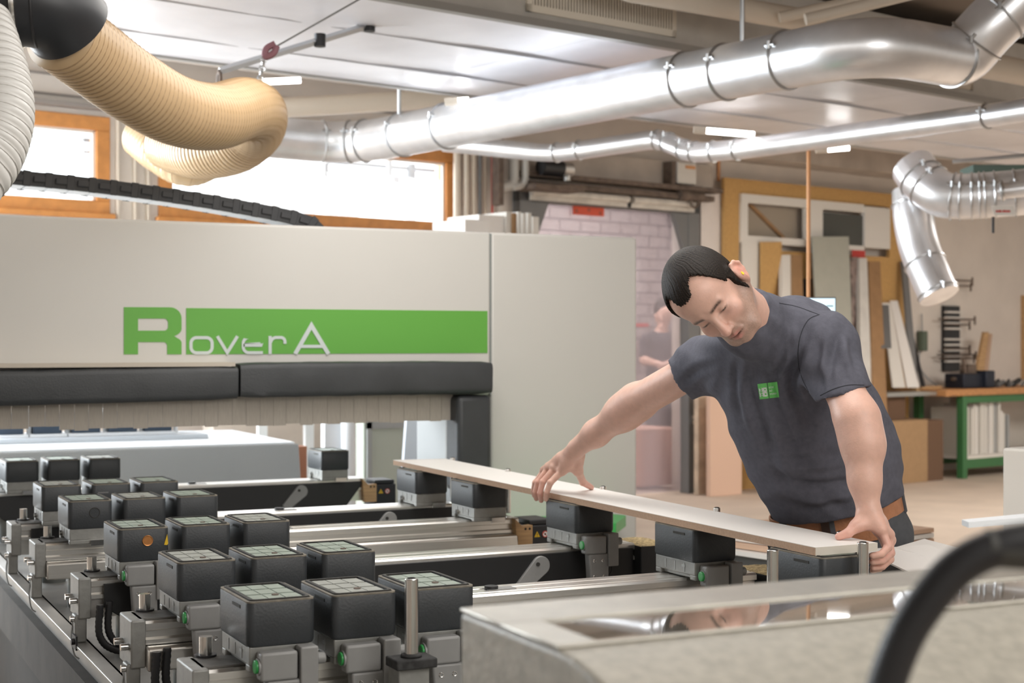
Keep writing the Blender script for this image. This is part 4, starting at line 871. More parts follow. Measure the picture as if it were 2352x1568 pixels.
# vacuum pod prototypes
def pod(loc, label, clamp=False, mirror=False, slot=True, plate='plate', extra=None, group=None):
    t = thing('vacuum_pod', loc, label, 'vacuum pod', group); L = Vector(loc)
    def B(m, nm, mm, p=t, **k): 
        m.v = [v+L for v in m.v]; return m.build(nm, mm, p, **k)
    hx, hy = .065, .101; z0, z1 = .047, .130
    m = MB(); lp = rrect(-hx,-hy,hx,hy,.014,5); n = len(lp)
    vs = []; fs = []
    for z, e in ((z0,-.002),(z0+.006,0),(z1-.005,0),(z1-.002,-.0015)):
        vs += [(x*(1+e/hx), y*(1+e/hy), z) for x, y in lp]
    for k in range(3):
        for i in range(n): j = (i+1)%n; fs.append((k*n+i,k*n+j,(k+1)*n+j,(k+1)*n+i))
    fs += [tuple(range(n)), tuple(range(3*n,4*n))]; m.add(vs, fs); hs = B(m,'housing', M['pod'], ang=50)
    m = MB(); 
    def ring(o1, i1, za, zb_):
        a = rrect(-hx+o1,-hy+o1,hx-o1,hy-o1,.014-min(o1,.004),5); b = rrect(-hx+i1,-hy+i1,hx-i1,hy-i1,.008,5); n = len(a)
        vs = [(x,y,za) for x,y in a]+[(x,y,zb_) for x,y in a]+[(x,y,zb_) for x,y in b]+[(x,y,za) for x,y in b]; fs = []
        for i in range(n):
            j = (i+1)%n; fs += [(i,j,n+j,n+i),(n+i,n+j,2*n+j,2*n+i),(2*n+i,2*n+j,3*n+j,3*n+i)]
        return vs, fs
    m.add(*ring(.0005,.0065,z1-.003,z1)); B(m,'edge_lip', M['rimt'])
    m = MB(); m.add(*ring(.0075,.0135,z1-.004,z1+.0025)); B(m,'rubber_seal', M['rim'])
    m = MB(); m.box((-hx+.013,-hy+.013,z1-.006),(hx-.013,hy-.013,z1-.0022)); B(m,'plate_base', M['rim'])
    m = MB(); ax, ay = hx-.017, hy-.017; ny = 3; rr = random.Random(11)
    for j in range(ny):
        ya = -ay+2*ay*j/ny+.0036; yb = -ay+2*ay*(j+1)/ny-.0036; xs = [-ax, -ax*.38, ax*.3, ax]
        for i in range(3):
            m.box((xs[i]+.0010, ya+.0018*(i%2), z1-.0022),(xs[i+1]-.0010, yb-.0018*((i+1)%2), z1+.0006))
    pl = B(m,'suction_plate', M[plate], smooth=False)
    m = MB(); m.cyl((.004,-.045,z1),(.004,-.045,z1+.0022),.007,12); B(m,'valve', M['rust'], pl); 
    # cast base
    m = MB(); m.box((-.060,-.096,.012),(.060,.096,.047)); m.box((-.050,-.060,.002),(.050,.075,.014)); m.box((-.060,-.096,.0),(.060,-.070,.014)); m.box((-.060,.070,.0),(.060,.096,.014)); bs = B(m,'cast_base', M['aluf'], bevel=.003)
    m = MB()
    for yy in (-.045,.0,.045): m.box((-.0612,yy-.002,.018),(-.060,yy+.002,.04))
    m.box((-.062,-.05,.030),(-.060,-.035,.036)); B(m,'base_label', M['bgrey'], bs)
    if slot:
        m = MB(); m.box((-hx-.0012,-.055,z1-.018),(-hx+.001,.0,z1-.012)); B(m,'grip_slot', M['rim'], hs)
    if not clamp:
        m = MB(); m.cyl((-.068,.04,.022),(-.06,.04,.022),.008,10); B(m,'side_bolt', M['steel'], bs); m = MB(); m.box((.0,-.108,-.004),(.05,-.095,.012)); B(m,'lock_bar', M['steel'], bs)
    if clamp:
        m = MB(); m.box((-.048,-.130,-.012),(.022,-.097,.040)); m.prism([(-.036,-.128,-.012),(.030,-.128,-.012),(.030,-.128,-.10),(-.030,-.128,-.10)],(0,.03,0)); cu = B(m,'clamp_unit', M['cast'], bevel=.005)
        m = MB(); m.box((.026,-.134,-.050),(.060,-.099,.046)); m.cyl((.060,-.115,.02),(.078,-.115,.02),.011,12); B(m,'valve_box', M['cast'], bevel=.003)
        m = MB(); m.cyl((-.056,-.114,.014),(-.046,-.114,.014),.0125,20); B(m,'release_button', M['btn'], cu, bevel=.002)
        m = MB(); m.cyl((-.051,-.114,.014),(-.047,-.114,.014),.0155,20); B(m,'button_collar', M['cast'], cu)
        for xx, zz in ((-.018,-.032),(.010,-.032),(-.018,-.078),(.014,-.078)): m = MB(); m.torus((xx,-.1285,zz),(0,1,0),.0042,.0012,12,5); B(m,'screw', M['steel'], cu)
        m = MB(); m.tube(catmull([(.045,-.118,-.05),(.044,-.12,-.065),(.034,-.12,-.078),(.026,-.118,-.085)],5),.0025,6); B(m,'wire', M['hosek'], cu)
    if extra == 'disc_black':
        m = MB(); m.cyl((.012,-hy-.0008,.094),(.012,-hy+.002,.094),.015,24); d = B(m,'round_plug', M['pod'], hs); m = MB(); m.torus((.012,-hy-.0008,.094),(0,1,0),.0148,.0012,24,5); B(m,'plug_ring', M['rim'], hs)
    if extra == 'disc_copper':
        m = MB(); m.cyl((.010,-hy-.0018,.098),(.010,-hy+.002,.098),.0125,24); m.torus((.010,-hy-.0018,.098),(0,1,0),.0125,.0014,24,5); B(m,'copper_disc', M['brass'], hs)
        m = MB(); m.prism([(.052,-hy-.0012,.085),(.060,-hy-.0012,.112),(.0625,-hy-.0012,.088),(.060,-hy-.0012,.084)],(0,.002,0)); B(m,'yellow_mark', M['yellow'], hs)
    if extra == 'scratch':
        m = MB(); m.box((-.045,-hy-.0008,.1),(-.01,-hy+.001,.104)); B(m,'scratch', M['dgrey'], hs)
    return t
rown = ['nearest row','second row','third row','fourth row','fifth row','farthest row']
posn = ['leftmost','middle','rightmost']
LX = [.753+.065, .753+.065+.1625, .753+.065+.325]
protos = {}
for r in range(6):
    for c in range(3):
        lb = 'dark grey vacuum pod, %s of three in the %s from the camera' % (posn[c], rown[r])
        if r == 0: lb = 'dark grey vacuum pod, %s of three in the row nearest the camera' % posn[c]
        clamp = (r == 0) or (r == 1 and c == 0) or (r == 2 and c == 0)
        extra = {(2,0):'disc_copper',(3,0):'disc_black',(4,1):'scratch'}.get((r,c))
        if extra == 'disc_copper': lb = 'dark grey vacuum pod with a copper disc on its front, third row'
        if extra == 'disc_black': lb = 'dark grey vacuum pod with a round dark plug on its front, fourth row'
        key = (clamp, extra, 'plate2' if (r+c)%3==1 else 'plate'); loc = Vector((LX[c]+(.03 if r==5 else 0), YB[r]-.101, ZR))
        if key in protos and not extra:
            o = copy_tree(protos[key], None, loc); o['label'] = lb
        else: protos[key] = pod(loc, lb, clamp, extra=extra, plate=key[2], group='vacuum pods on the left of the rails')
RX = [2.042,2.061,2.069,2.078,2.082,2.102]
rl = ['under the near end of the board between two steel pins','under the board, second from its near end','under the board where the left hand grips','under the board, second from its far end','under the far end of the board','standing alone in front of the far grey table']
rl[2] = 'under the board beside the gripping fingers at the far hand'
for r in range(6):
    loc = Vector((RX[r]+.066, YB[r]-.101, ZR)); lb = 'dark vacuum pod %s' % rl[r]
    o = copy_tree(protos[(r in (0,1,2), None, 'plate')], None, loc); o['label'] = lb; o['group'] = 'vacuum pods on the right of the rails'

# stops (steel pins)
def pin(x, y, zt, lb, zb_=ZR, base=True, r=.0125):
    t = thing('stop_pin', (x,y,zb_), lb, 'stop pin', 'steel stop pins of the work table')
    m = MB(); m.cyl((x,y,zb_+.004),(x,y,zt),r,28); m.build('pin_rod', M['steel'], t, bevel=.0015)
    m = MB(); m.torus((x,y,zt+.0002),(0,0,1),r*.55,.0015,16,5); m.build('top_bore', M['dark'], t)
    if base:
        m = MB(); m.box((x-.04,y-.03,zb_-.012),(x+.04,y+.03,zb_+.006)); m.cyl((x,y,zb_+.006),(x,y,zb_+.012),.02); m.build('pin_base', mat('dusty_black', (.03,.03,.03), .8, var=.5, vscale=80), t, bevel=.003)
a = PY(945,1515,2.56); b = PY(945,1328,2.56)
pin(a.x, 2.56, b.z, 'tall polished steel stop pin standing in front of the nearest pods', zb_=a.z+.0)
_sp = [o for o in bpy.data.objects if o.name.startswith('stop_pin')][0]
m = MB(); m.box((a.x-.03,2.545,.621),(a.x+.03,2.60,a.z-.013)); m.build('pin_bracket', M['aluf'], _sp, bevel=.003)
pin(*PZ(1775,1262,.985).xy, .985, 'polished steel stop pin left of the board end', zb_=.62, base=False)
pin(*PZ(1982,1245,.985).xy, .985, 'polished steel stop pin touching the end face of the board', zb_=.62, base=False)
for (x, y, lb) in ((1162,1079,'small steel pin behind the board, first from its far end'),(1380,1119,'small steel pin behind the board just right of the thumb'),(1641,1168,'small steel pin behind the middle of the board'),(1925,1223,'small steel pin behind the board next to the near thumb'),(1035,1053,'small steel pin at the far end of the board')):
    q = PZ(x,y-2,.979); pin(q.x+.008, q.y, .979, lb, zb_=.82, base=False, r=.010)
# board
t = thing('laminate_board', (2.15,4.1,.952), 'long white laminated board with raw brown edges being laid on the pods', 'board')
q = [PZ(903,1056,.970), PZ(1022,1053,.970), PZ(2015,1246,.970), PZ(1873,1257,.970)]
m = MB(); m.prism([p-Vector((0,0,.0185)) for p in q],(0,0,.0175)); m.build('board_core', M['mdf'], t)
m = MB(); m.prism([p-Vector((0,0,.001)) for p in q],(0,0,.0012)); m.build('laminate', M['white'], t)
e0 = q[2]-q[3]; nn = Vector((e0.y,-e0.x,0)).normalized()
m = MB(); m.prism([q[3]-Vector((0,0,.0185)), q[2]-Vector((0,0,.0185)), q[2], q[3]], nn*.001); m.build('end_band', mat('edge_band', (.70,.65,.57), .5), t)
# wooden end blocks, warning boxes, dusty boxes
for r, lb in ((5,'small wooden block at the right end of the farthest rail'),(3,'notched wooden block at the right end of the fourth rail')):
    x = X1r[r]-.015; y = YC[r]; m = MB(); m.prism([(x,y-.085,ZR-.105),(x+.058,y-.085,ZR-.105),(x+.058,y-.085,ZR-.025),(x+.02,y-.085,ZR-.028),(x-.01,y-.085,ZR-.0)],(0,.035,0)); t = thing('wooden_block',(x,y,ZR-.105),lb,'block'); m.build('block', M['wood'], t, bevel=.002)
    m = MB()
    for xx in (.03,.046): m.cyl((x+xx,y-.0855,ZR-.037),(x+xx,y-.084,ZR-.037),.0045,10)
    m.build('drill_hole', M['dark'], t)
    t = thing('drive_box',(x+.1,y,ZR-.12),'black box with warning symbols beside the wooden block of the %s rail' % ('farthest' if r==5 else 'fourth'),'box')
    m = MB(); m.box((x+.06,y-.06,ZR-.13),(x+.16,y+.08,ZR-.03)); m.box((x+.06,y-.055,ZR-.03),(x+.155,y+.08,ZR-.012)); m.build('case', M['hosek'], t, bevel=.005)
    yy = y-.0615; s_ = .011
    m = MB(); cx, cz = x+.087, ZR-.062; m.prism([(cx-s_,yy,cz-s_*.8),(cx+s_,yy,cz-s_*.8),(cx,yy,cz+s_)],(0,.001,0)); m.build('warning_triangle', M['yellow'], t)
    m = MB(); m.prism([(cx-.0015,yy-.0008,cz-.003),(cx+.0015,yy-.0008,cz-.003),(cx+.0005,yy-.0008,cz+.005),(cx-.0005,yy-.0008,cz+.005)],(0,.0008,0)); m.cyl((cx,yy-.0008,cz-.006),(cx,yy,cz-.006),.0012,8); m.build('warning_mark', M['hosek'], t)
    cx = x+.118; m = MB(); m.cyl((cx,yy,cz),(cx,yy+.001,cz),.011,20); d = m.build('warning_disc', M['white'], t)
    m = MB(); m.torus((cx,yy-.0003,cz),(0,1,0),.0100,.0014,22,5); m.cyl((cx-.007,yy-.0003,cz+.007),(cx+.007,yy-.0003,cz-.007),.0011,6); m.build('warning_ring', M['redd'], d)
    m = MB(); m.cbox((cx,yy-.0006,cz),(.007,.0008,.006)); m.build('hand_symbol', M['hosek'], d)
for r, x in ((2,2.30),(1,2.31)):
    y = YC[r]; t = thing('dust_tray',(x+.06,y,ZR-.1),'dark box heaped with sawdust at the right end of the %s rail' % ('third' if r==2 else 'second'),'tray')
    m = MB(); m.box((x,y-.10,ZR-.13),(x+.105,y+.08,ZR-.005)); m.build('case', M['hosek'], t, bevel=.004)
    m = MB(); nx, ny = 26, 34; vs = []; fs = []; rr = random.Random(r)
    for j in range(ny+1):
        for i in range(nx+1): vs.append((x+.105*i/nx, y-.10+.18*j/ny, ZR-.006+(.010*math.sin(math.pi*i/nx)*math.sin(math.pi*j/ny)+rr.uniform(0,.0035))*(0<i<nx)*(0<j<ny)))
    for j in range(ny):
        for i in range(nx): k = j*(nx+1)+i; fs.append((k,k+1,k+nx+2,k+nx+1))
    m.add(vs, fs); d = m.build('sawdust', M['dust'], t); d['kind'] = 'stuff'
m = MB(); a = P(1700,1240,5.0)
t = thing('board_stack', PZ(1700,1290,.55), 'low stack of white boards on a trolley behind the work table', 'stack')
sx = PZ(1690,1300,.55)
for k, dz in enumerate((0,.022,.044,.066)):
    m = MB(room=True); c_ = toroom(Vector((sx.x+.45,sx.y+.25,0))); z = .56+dz; m.box((c_.x-.32+.04*k,c_.y-.35,z),(c_.x+.5,c_.y+.3,z+.018)); m.build('stacked_board', M['white'] if k%2==0 else mat('raw_edge', (.62,.42,.30), .8), t)
m = MB(room=True); m.box((c_.x-.2,c_.y-.3,.5),(c_.x+.4,c_.y+.25,.559))
for du in (-.18,.36):
    for dw in (-.28,.21): m.box((c_.x+du,c_.y+dw,0),(c_.x+du+.04,c_.y+dw+.04,.5))
m.build('trolley', M['dgrey'], t)
# machine parts at the right edge
m = MB(room=True); a = toroom(P(2302,1028,5.2)); m.box((a.x,a.y-.5,.0),(a.x+.8,a.y,a.z)); tag(m.build('white_cabinet', M['offw'], bevel=.01), 'cream white machine cabinet cut off by the right edge', 'cabinet')
m = MB(); q0 = P(2225,1212,2.6); q1 = P(2420,1195,2.7); m.prism([q0, q1, q1+bk*.05, q0+bk*.04], (0,0,.010)); tag(m.build('plastic_tray', M['bwhite']), 'pale blue-white tray edge near the right side', 'tray')
t = thing('paper_table', P(2150,1330,3.6), 'low table with white papers behind the glossy cover', 'table')
zz = .86; q = [PZ(x,y,zz) for x,y in ((2090,1300),(2250,1262),(2420,1262),(2420,1330),(2100,1330))]
m = MB(); m.prism(q, (0,0,-.02)); m.build('table_top', M['offw'], t)
m = MB(); c_ = q[2]; m.cyl((q[3].x,q[3].y,0),(q[3].x,q[3].y,zz-.02),.03); m.build('table_leg', M['dgrey'], t)
for k, (x, y) in enumerate(((2120,1278),(2190,1262))):
    c_ = PZ(x+30,y+22,zz+.03); m = MB(); m.cbox(c_, (.21,.297,.004), 0, Matrix.Rotation(.5*k,3,'Z')@Matrix.Rotation(.18,3,'X')); tag(m.build('paper_sheet', M['white']), ['white paper sheet lying on the low table, left','white paper sheet lying on the low table, right'][k], 'paper')

# ================================================================ FOREGROUND COVER
t = thing('machine_cover', (1.6, 1.1, 0), 'speckled beige machine cover with a glossy recessed window in the foreground', 'machine cover')
xa, xb = .62, 3.2
prf = [(1.405,1.148),(1.40,1.15),(1.19,1.15),(1.165,1.1485),(1.135,1.1425),(1.10,1.132),(1.0,1.095),(.88,1.03),(.84,.98),(.84,.55),(1.405,.55)]
zt = 1.15; gx0, gx1, gy0, gy1 = .665, 3.1, 1.205, 1.300
m = MB(); m.prism([(xa,y,z) for y,z in ((1.405,1.146),(1.19,1.146),(1.165,1.1445),(1.135,1.1385),(1.10,1.128),(1.0,1.091),(.88,1.026),(.845,.98),(.845,.55),(1.405,.55))], (xb-xa,0,0)); m.build('cover_shell', M['panelf'], t, bevel=.006, ang=50)
m = MB(); 
for bx in (((xa,1.31,zt-.004),(xb,1.405,zt)),((xa,1.190,zt-.004),(xb,1.196,zt)),((xa,1.196,zt-.004),(gx0,1.31,zt))): m.box(*bx)
m.build('top_band', M['topband'], t, bevel=.0015)
m = MB(); m.box((gx0,1.196,zt-.004),(xb,1.31,zt-.0025)); m.build('glossy_window', M['mirror'], t)
t = thing('foreground_cable', P(2050,1568,1.0), 'thick black cable curving up at the right in the foreground, out of focus', 'cable')
m = MB(); m.tube(catmull([P(2010,1760,1.0),P(2030,1600,1.0),P(2075,1470,1.0),P(2135,1375,1.0),P(2205,1300,1.0),P(2290,1258,1.0),P(2420,1235,1.0)],10), .0130, 24); m.build('cable_body', M['hosek'], t)
m = MB(); m.tube([P(2265,1258,1.0),P(2420,1268,1.0)], .013, 20); m.build('gland', mat('dark_gland', (.05,.05,.045), .6), t)
BODY_H, SHIRT_H = .0026, .0045

# ================================================================ PEOPLE (implicit bodies -> one continuous surface each)
def npv(v): return np.array([v[0], v[1], v[2]], dtype=np.float64)
def smin(a, b, k):
    if k <= 0: return np.minimum(a, b)
    h = np.clip(.5+.5*(b-a)/k, 0, 1); return b*(1-h)+a*h-k*h*(1-h)
def smax(a, b, k): return -smin(-a, -b, k)
class Prim:
    def __init__(s, fn, c, R, k=.01, op='add'): s.fn, s.c, s.R, s.k, s.op = fn, npv(c), R, k, op
def rc(a, b, ra, rb, k=.01, op='add', flat=None, fr=1.):
    a, b = npv(a), npv(b); ab = b-a; L2 = max(ab@ab, 1e-12)
    if flat is not None:
        n = npv(Vector(flat).normalized())
    def fn(p):
        q = p-a
        if flat is not None: q = q+np.outer(q@n, n)*(1/fr-1); ab2 = ab+n*(ab@n)*(1/fr-1); l2 = ab2@ab2
        else: ab2, l2 = ab, L2
        h = np.clip(q@ab2/l2, 0, 1); return (np.linalg.norm(q-np.outer(h, ab2), axis=1)-(ra+(rb-ra)*h))*(fr if flat is not None and fr < 1 else 1)
    return Prim(fn, (a+b)/2, np.sqrt(L2)/2+max(ra, rb), k, op)
def ell(c, r, rot=None, k=.01, op='add'):
    c = npv(c); r = np.array(r); Rm = np.eye(3) if rot is None else rot     # rows of Rm: local axes
    def fn(p):
        q = (p-c)@Rm.T; k0 = np.linalg.norm(q/r, axis=1); k1 = np.linalg.norm(q/(r*r), axis=1)+1e-9; return k0*(k0-1)/k1
    return Prim(fn, c, r.max(), k, op)
def plane(pt, n, k=.004, c=None, R=9.):     # keeps the side the normal points away from
    pt = npv(pt); n = npv(Vector(n).normalized())
    return Prim(lambda p: -((p-pt)@n), c if c is not None else pt, R, k, 'cut')
def field(prims, p, far=.09):
    if len(p) < 10: far = 2.
    c = p.mean(axis=0); R = np.linalg.norm(p-c, axis=1).max(); d = np.full(len(p), .5)
    for q in prims:
        if np.linalg.norm(q.c-c)-q.R > R+far: continue
        v = q.fn(p)
        if q.op == 'add': d = smin(d, v, q.k)
        elif q.op == 'sub': d = smax(d, -v, q.k)
        elif q.op == 'cut': d = smax(d, -v, q.k)      # v<0 outside the kept side
        elif q.op == 'and': d = smax(d, v, q.k)
    return d
def polygonise(fld, lo, hi, h, disp=None):
    lo = np.array(lo, float); hi = np.array(hi, float); n = np.ceil((hi-lo)/h).astype(int)+1; Bk = 16
    keyV = []; posV = []; quads = []
    NX, NY, NZ = n+2
    def gid(i, j, k): return (i.astype(np.int64)*NY+j)*NZ+k
    nb = -(-n//Bk)
    cs = np.array([[i,j,k] for i in range(nb[0]) for j in range(nb[1]) for k in range(nb[2])])
    half = Bk*h*.87
    for bi in cs:
        o = bi*Bk; cc = lo+(o+Bk/2)*h
        if abs(fld(np.vstack([cc, cc+1e-6]))[0]) > half*1.6+.02: continue
        ii = np.arange(-1, Bk+1)     # samples needed: cells -1..Bk-1 use corners up to Bk
        g = np.stack(np.meshgrid(ii, ii, ii, indexing='ij'), -1)
        P_ = lo+(o+g.reshape(-1,3))*h; D = fld(P_).reshape(g.shape[:3])
        if D.min() > 0 or D.max() < 0: continue
        S = D < 0; m = Bk+1
        cnt = np.zeros((m,m,m)); sx = np.zeros((m,m,m,3))
        corners = [(a,b,c) for a in (0,1) for b in (0,1) for c in (0,1)]
        for a, b, c in corners:
            for ax in range(3):
                if (a,b,c)[ax]: continue
                e = [a,b,c]; e[ax] = 1; e = tuple(e)
                d0 = D[a:a+m, b:b+m, c:c+m]; d1 = D[e[0]:e[0]+m, e[1]:e[1]+m, e[2]:e[2]+m]
                cr = (d0 < 0) != (d1 < 0); t = np.where(cr, d0/np.where(cr, d0-d1, 1), 0)
                for x in range(3): sx[..., x] += np.where(cr, (a,b,c)[x]+(t if x == ax else 0), 0)
                cnt += cr
        act = cnt > 0; idx = np.argwhere(act)
        if len(idx) == 0: continue
        pos = lo+(o+idx-1+sx[act]/cnt[act][:,None])*h; gc = o+idx-1
        ok = (gc >= -1).all(axis=1)
        keyV.append(gid(gc[:,0]+1, gc[:,1]+1, gc[:,2]+1)); posV.append(pos)
        for ax in range(3):          # edges starting at samples owned by this block: local sample idx 1..Bk
            sl = [slice(1, Bk+1)]*3; s0 = S[tuple(sl)]; sl2 = list(sl); sl2[ax] = slice(2, Bk+2)
            if ax >= 0:
                s1 = S[tuple(sl2)]
            cr = s0 != s1; ed = np.argwhere(cr)
            if len(ed) == 0: continue
            b_, c_ = (ax+1)%3, (ax+2)%3; G = o+ed
            q = []
            for db, dc in ((0,0),(1,0),(1,1),(0,1)):
                z = G.copy(); z[:, b_] -= db; z[:, c_] -= dc; q.append(gid(z[:,0]+1, z[:,1]+1, z[:,2]+1))
            q = np.stack(q, 1); fl = s0[cr]; q[~fl] = q[~fl][:, ::-1]; quads.append(q)
    K = np.concatenate(keyV); Pz = np.vstack(posV); Kq = np.concatenate(quads)
    u, first = np.unique(K, return_index=True); Pz = Pz[first]
    fi = np.searchsorted(u, Kq); fi = np.minimum(fi, len(u)-1); good = (u[fi] == Kq).all(axis=1); fi = fi[good]
    return Pz, fi
def relax(V, Fq, it=1, lam=.5):
    E = np.vstack([Fq[:, [0,1]], Fq[:, [1,2]], Fq[:, [2,3]], Fq[:, [3,0]]])
    for _ in range(it):
        acc = np.zeros_like(V); cn = np.zeros(len(V))
        for a, b in ((0,1),(1,0)):
            for x in range(3): acc[:, x] += np.bincount(E[:, a], V[E[:, b], x], len(V))
            cn += np.bincount(E[:, a], minlength=len(V))
        V = V*(1-lam)+lam*acc/np.maximum(cn, 1)[:, None]
    return V
def sdf_object(name, prims, lo, hi, h, mats, parent, col=None, disp=None, it=1, fld=None, slots=None):
    fl = fld if fld is not None else (lambda p: field(prims, p))
    V, Fq = polygonise(fl, lo, hi, h)
    if name == 'hair':          # keep the one big piece
        lab = np.arange(len(V))
        while True:
            m_ = lab[Fq].min(axis=1); new = lab.copy()
            for c_i in range(4): np.minimum.at(new, Fq[:, c_i], m_)
            new = new[new]
            if (new == lab).all(): break
            lab = new
        u_, n_ = np.unique(lab, return_counts=True); keep = lab == u_[n_.argmax()]; ren = np.cumsum(keep)-1
        Fq = ren[Fq[keep[Fq].all(axis=1)]]; V = V[keep]
    V = relax(V, Fq, it)
    if disp is not None: V = V+disp(V, fl)
    o0 = npv(ORG[parent.name]) if parent is not None else np.zeros(3)
    me = bpy.data.meshes.new(name); me.from_pydata((V-o0).tolist(), [], Fq.tolist()); me.update()
    me.polygons.foreach_set('use_smooth', np.ones(len(me.polygons), bool))
    if col is not None:
        ca = me.color_attributes.new('tint', 'FLOAT_COLOR', 'POINT'); C4 = np.ones((len(V), 4)); C4[:, :3] = col(V); ca.data.foreach_set('color', C4.ravel())
    for m in (mats if isinstance(mats, list) else [mats]): me.materials.append(m)
    o = bpy.data.objects.new(name, me); COL.objects.link(o); ORG[o.name] = Vector(o0)
    if parent is not None: o.parent = parent
    return o
def grad(fl, V, e=.0015):
    g = np.stack([fl(V+np.eye(3)[i]*e)-fl(V-np.eye(3)[i]*e) for i in range(3)], 1); return g/(np.linalg.norm(g, axis=1)[:, None]+1e-9)
def gfield(prims):
    def f(V):
        out = np.empty(len(V)); 
        idx = np.arange(len(V)); order = np.lexsort((np.floor(V[:,2]/.06), np.floor(V[:,1]/.06), np.floor(V[:,0]/.06)))
        for s_ in range(0, len(V), 4000):
            q = order[s_:s_+4000]; out[q] = field(prims, V[q])
        return out
    return f

# ---------------------------------------------------------------- the worker
HD = 3.42
E2 = c2w(-.81, .46, .35).normalized(); E3 = c2w(-.04, -.66, .75); E3 = (E3-E2*E3.dot(E2)).normalized(); E1 = E2.cross(E3)
HO = P(1637, 720, HD)
RH = np.array([npv(E1), npv(E2), npv(E3)])          # rows: left, up, forward of the head
HS = .97
def hl(p): return (p-npv(HO))@RH.T/HS
def hw(x, y, z): return HO+(E1*x+E2*y+E3*z)*HS
def L_(a): return [Vector(a)]
def mir(x): return (x, -x)
hp = []      # head in its own frame
A = hp.append
A(ell((0,.032,-.080),(.077,.088,.099),k=0)); A(ell((0,.052,-.040),(.064,.056,.062),k=.02))
A(ell((0,-.030,-.030),(.056,.062,.050),k=.02)); A(ell((0,-.070,-.040),(.052,.042,.056),k=.02))
A(rc((.030,-.098,-.010),(-.030,-.098,-.010),.018,.018,k=.02)); A(ell((0,-.103,.006),(.020,.015,.014),k=.014))
for sx in (1,-1):
    A(rc((.058*sx,-.050,-.075),(.030*sx,-.098,-.012),.016,.015,k=.02))
    A(ell((.041*sx,-.030,-.005),(.018,.017,.016),k=.025)); A(rc((.012*sx,.019,.0145),(.042*sx,.016,.002),.0085,.0085,k=.012))
A(ell((0,-.066,.002),(.032,.026,.0215),k=.015))
for sx in (1,-1): A(ell((.031*sx,-.002,.0235),(.0165,.0125,.0125),k=.012,op='sub'))
for sx in (1,-1): A(ell((.0315*sx,-.001,.0010),(.0145,.0130,.0138),k=.004))
A(rc((0,.012,.013),(0,-.030,.032),.0085,.0112,k=.010)); A(ell((0,-.040,.0370),(.0128,.0112,.0125),k=.006))
for sx in (1,-1):
    A(ell((.0135*sx,-.043,.0245),(.0080,.0085,.0110),k=.005)); A(ell((.0068*sx,-.0525,.0310),(.0036,.0045,.0048),k=.002,op='sub'))
A(rc((-.020,-.070,.0165),(0,-.0655,.0240),.0050,.0058,k=.006)); A(rc((.020,-.070,.0165),(0,-.0655,.0240),.0050,.0058,k=.006))
A(rc((-.017,-.0795,.0165),(0,-.081,.0215),.0060,.0068,k=.006)); A(rc((.017,-.0795,.0165),(0,-.081,.0215),.0060,.0068,k=.006))
A(rc((-.020,-.0725,.0215),(.020,-.0725,.0215),.0018,.0018,k=.001,op='sub')); A(ell((0,-.0735,.0295),(.016,.0025,.008),k=.002,op='sub'))
for sx in (1,-1):      # eye slits and nasolabial folds
    A(rc((.0215*sx,-.0055,.0150),(.0430*sx,-.0045,.0090),.0016,.0016,k=.0015,op='sub'))
    A(rc((.019*sx,-.040,.0235),(.030*sx,-.066,.0165),.0022,.0018,k=.006,op='sub'))
EY = -.016
for sx in (1,-1):      # ears
    A(ell((.0825*sx,-.002+EY,-.089),(.0085,.032,.0205),k=.006)); A(ell((.0955*sx,.0+EY,-.086),(.0075,.0190,.0110),k=.003,op='sub'))
    er = [(.080,.022,-.076),(.086,.029,-.086),(.092,.025,-.098),(.094,.010,-.105),(.090,-.008,-.102),(.085,-.023,-.093),(.080,-.032,-.084)]
    for a, b in zip(er[:-1], er[1:]): A(rc((a[0]*sx,a[1]+EY,a[2]),(b[0]*sx,b[1]+EY,b[2]),.0042,.0042,k=.004))
    A(rc((.082*sx,-.004+EY,-.0735),(.083*sx,-.012+EY,-.0745),.0045,.0045,k=.003)); A(rc((.087*sx,.012+EY,-.086),(.087*sx,-.008+EY,-.094),.0032,.003,k=.004))
for q_ in hp: q_.c = q_.c
class HeadPrim(Prim):
    def __init__(s):
        s.c = npv(hw(0,0,-.06)); s.R = .16; s.k = .02; s.op = 'add'
        def fn(p):
            q = hl(p); d = np.full(len(q), .5)
            c = q.mean(axis=0); R = np.linalg.norm(q-c, axis=1).max()
            for pr in hp:
                if np.linalg.norm(pr.c-c)-pr.R > R+.05: continue
                v = pr.fn(q); d = smin(d, v, pr.k) if pr.op == 'add' else smax(d, -v, pr.k)
            return d*HS
        s.fn = fn
NB = P(1748,745,3.65)                              # base of the neck
CH = P(1795,880,3.86)
body = [HeadPrim()]
body += [rc(hw(0,-.045,-.095), NB, .058, .057, k=.03), rc(hw(.03,-.05,-.085), NB+c2w(-.005,-.01,.010), .030, .030, k=.03), rc(hw(0,-.10,-.03), NB+c2w(-.04,-.03,.0), .018, .022, k=.03)]
SL = P(1893,795,3.67); SR = P(1613,838,4.02)       # his left (right in the picture) and right shoulder
EL = P(1969,962,3.52); WL = P(1994,1168,3.475)
ER = P(1462,924,4.27); WR = P(1327,1027,4.465)
body += [rc(NB+c2w(0,-.02,-.03), SL+c2w(0,0,-.02), .035, .045, k=.02), rc(NB+c2w(0,-.02,-.03), SR, .035, .045, k=.02), rc(NB+c2w(.03,-.02,-.05), P(1860,1000,3.95), .055, .095, k=.04), rc(P(1860,1000,3.95), P(1925,1150,4.0), .095, .10, k=.05)]
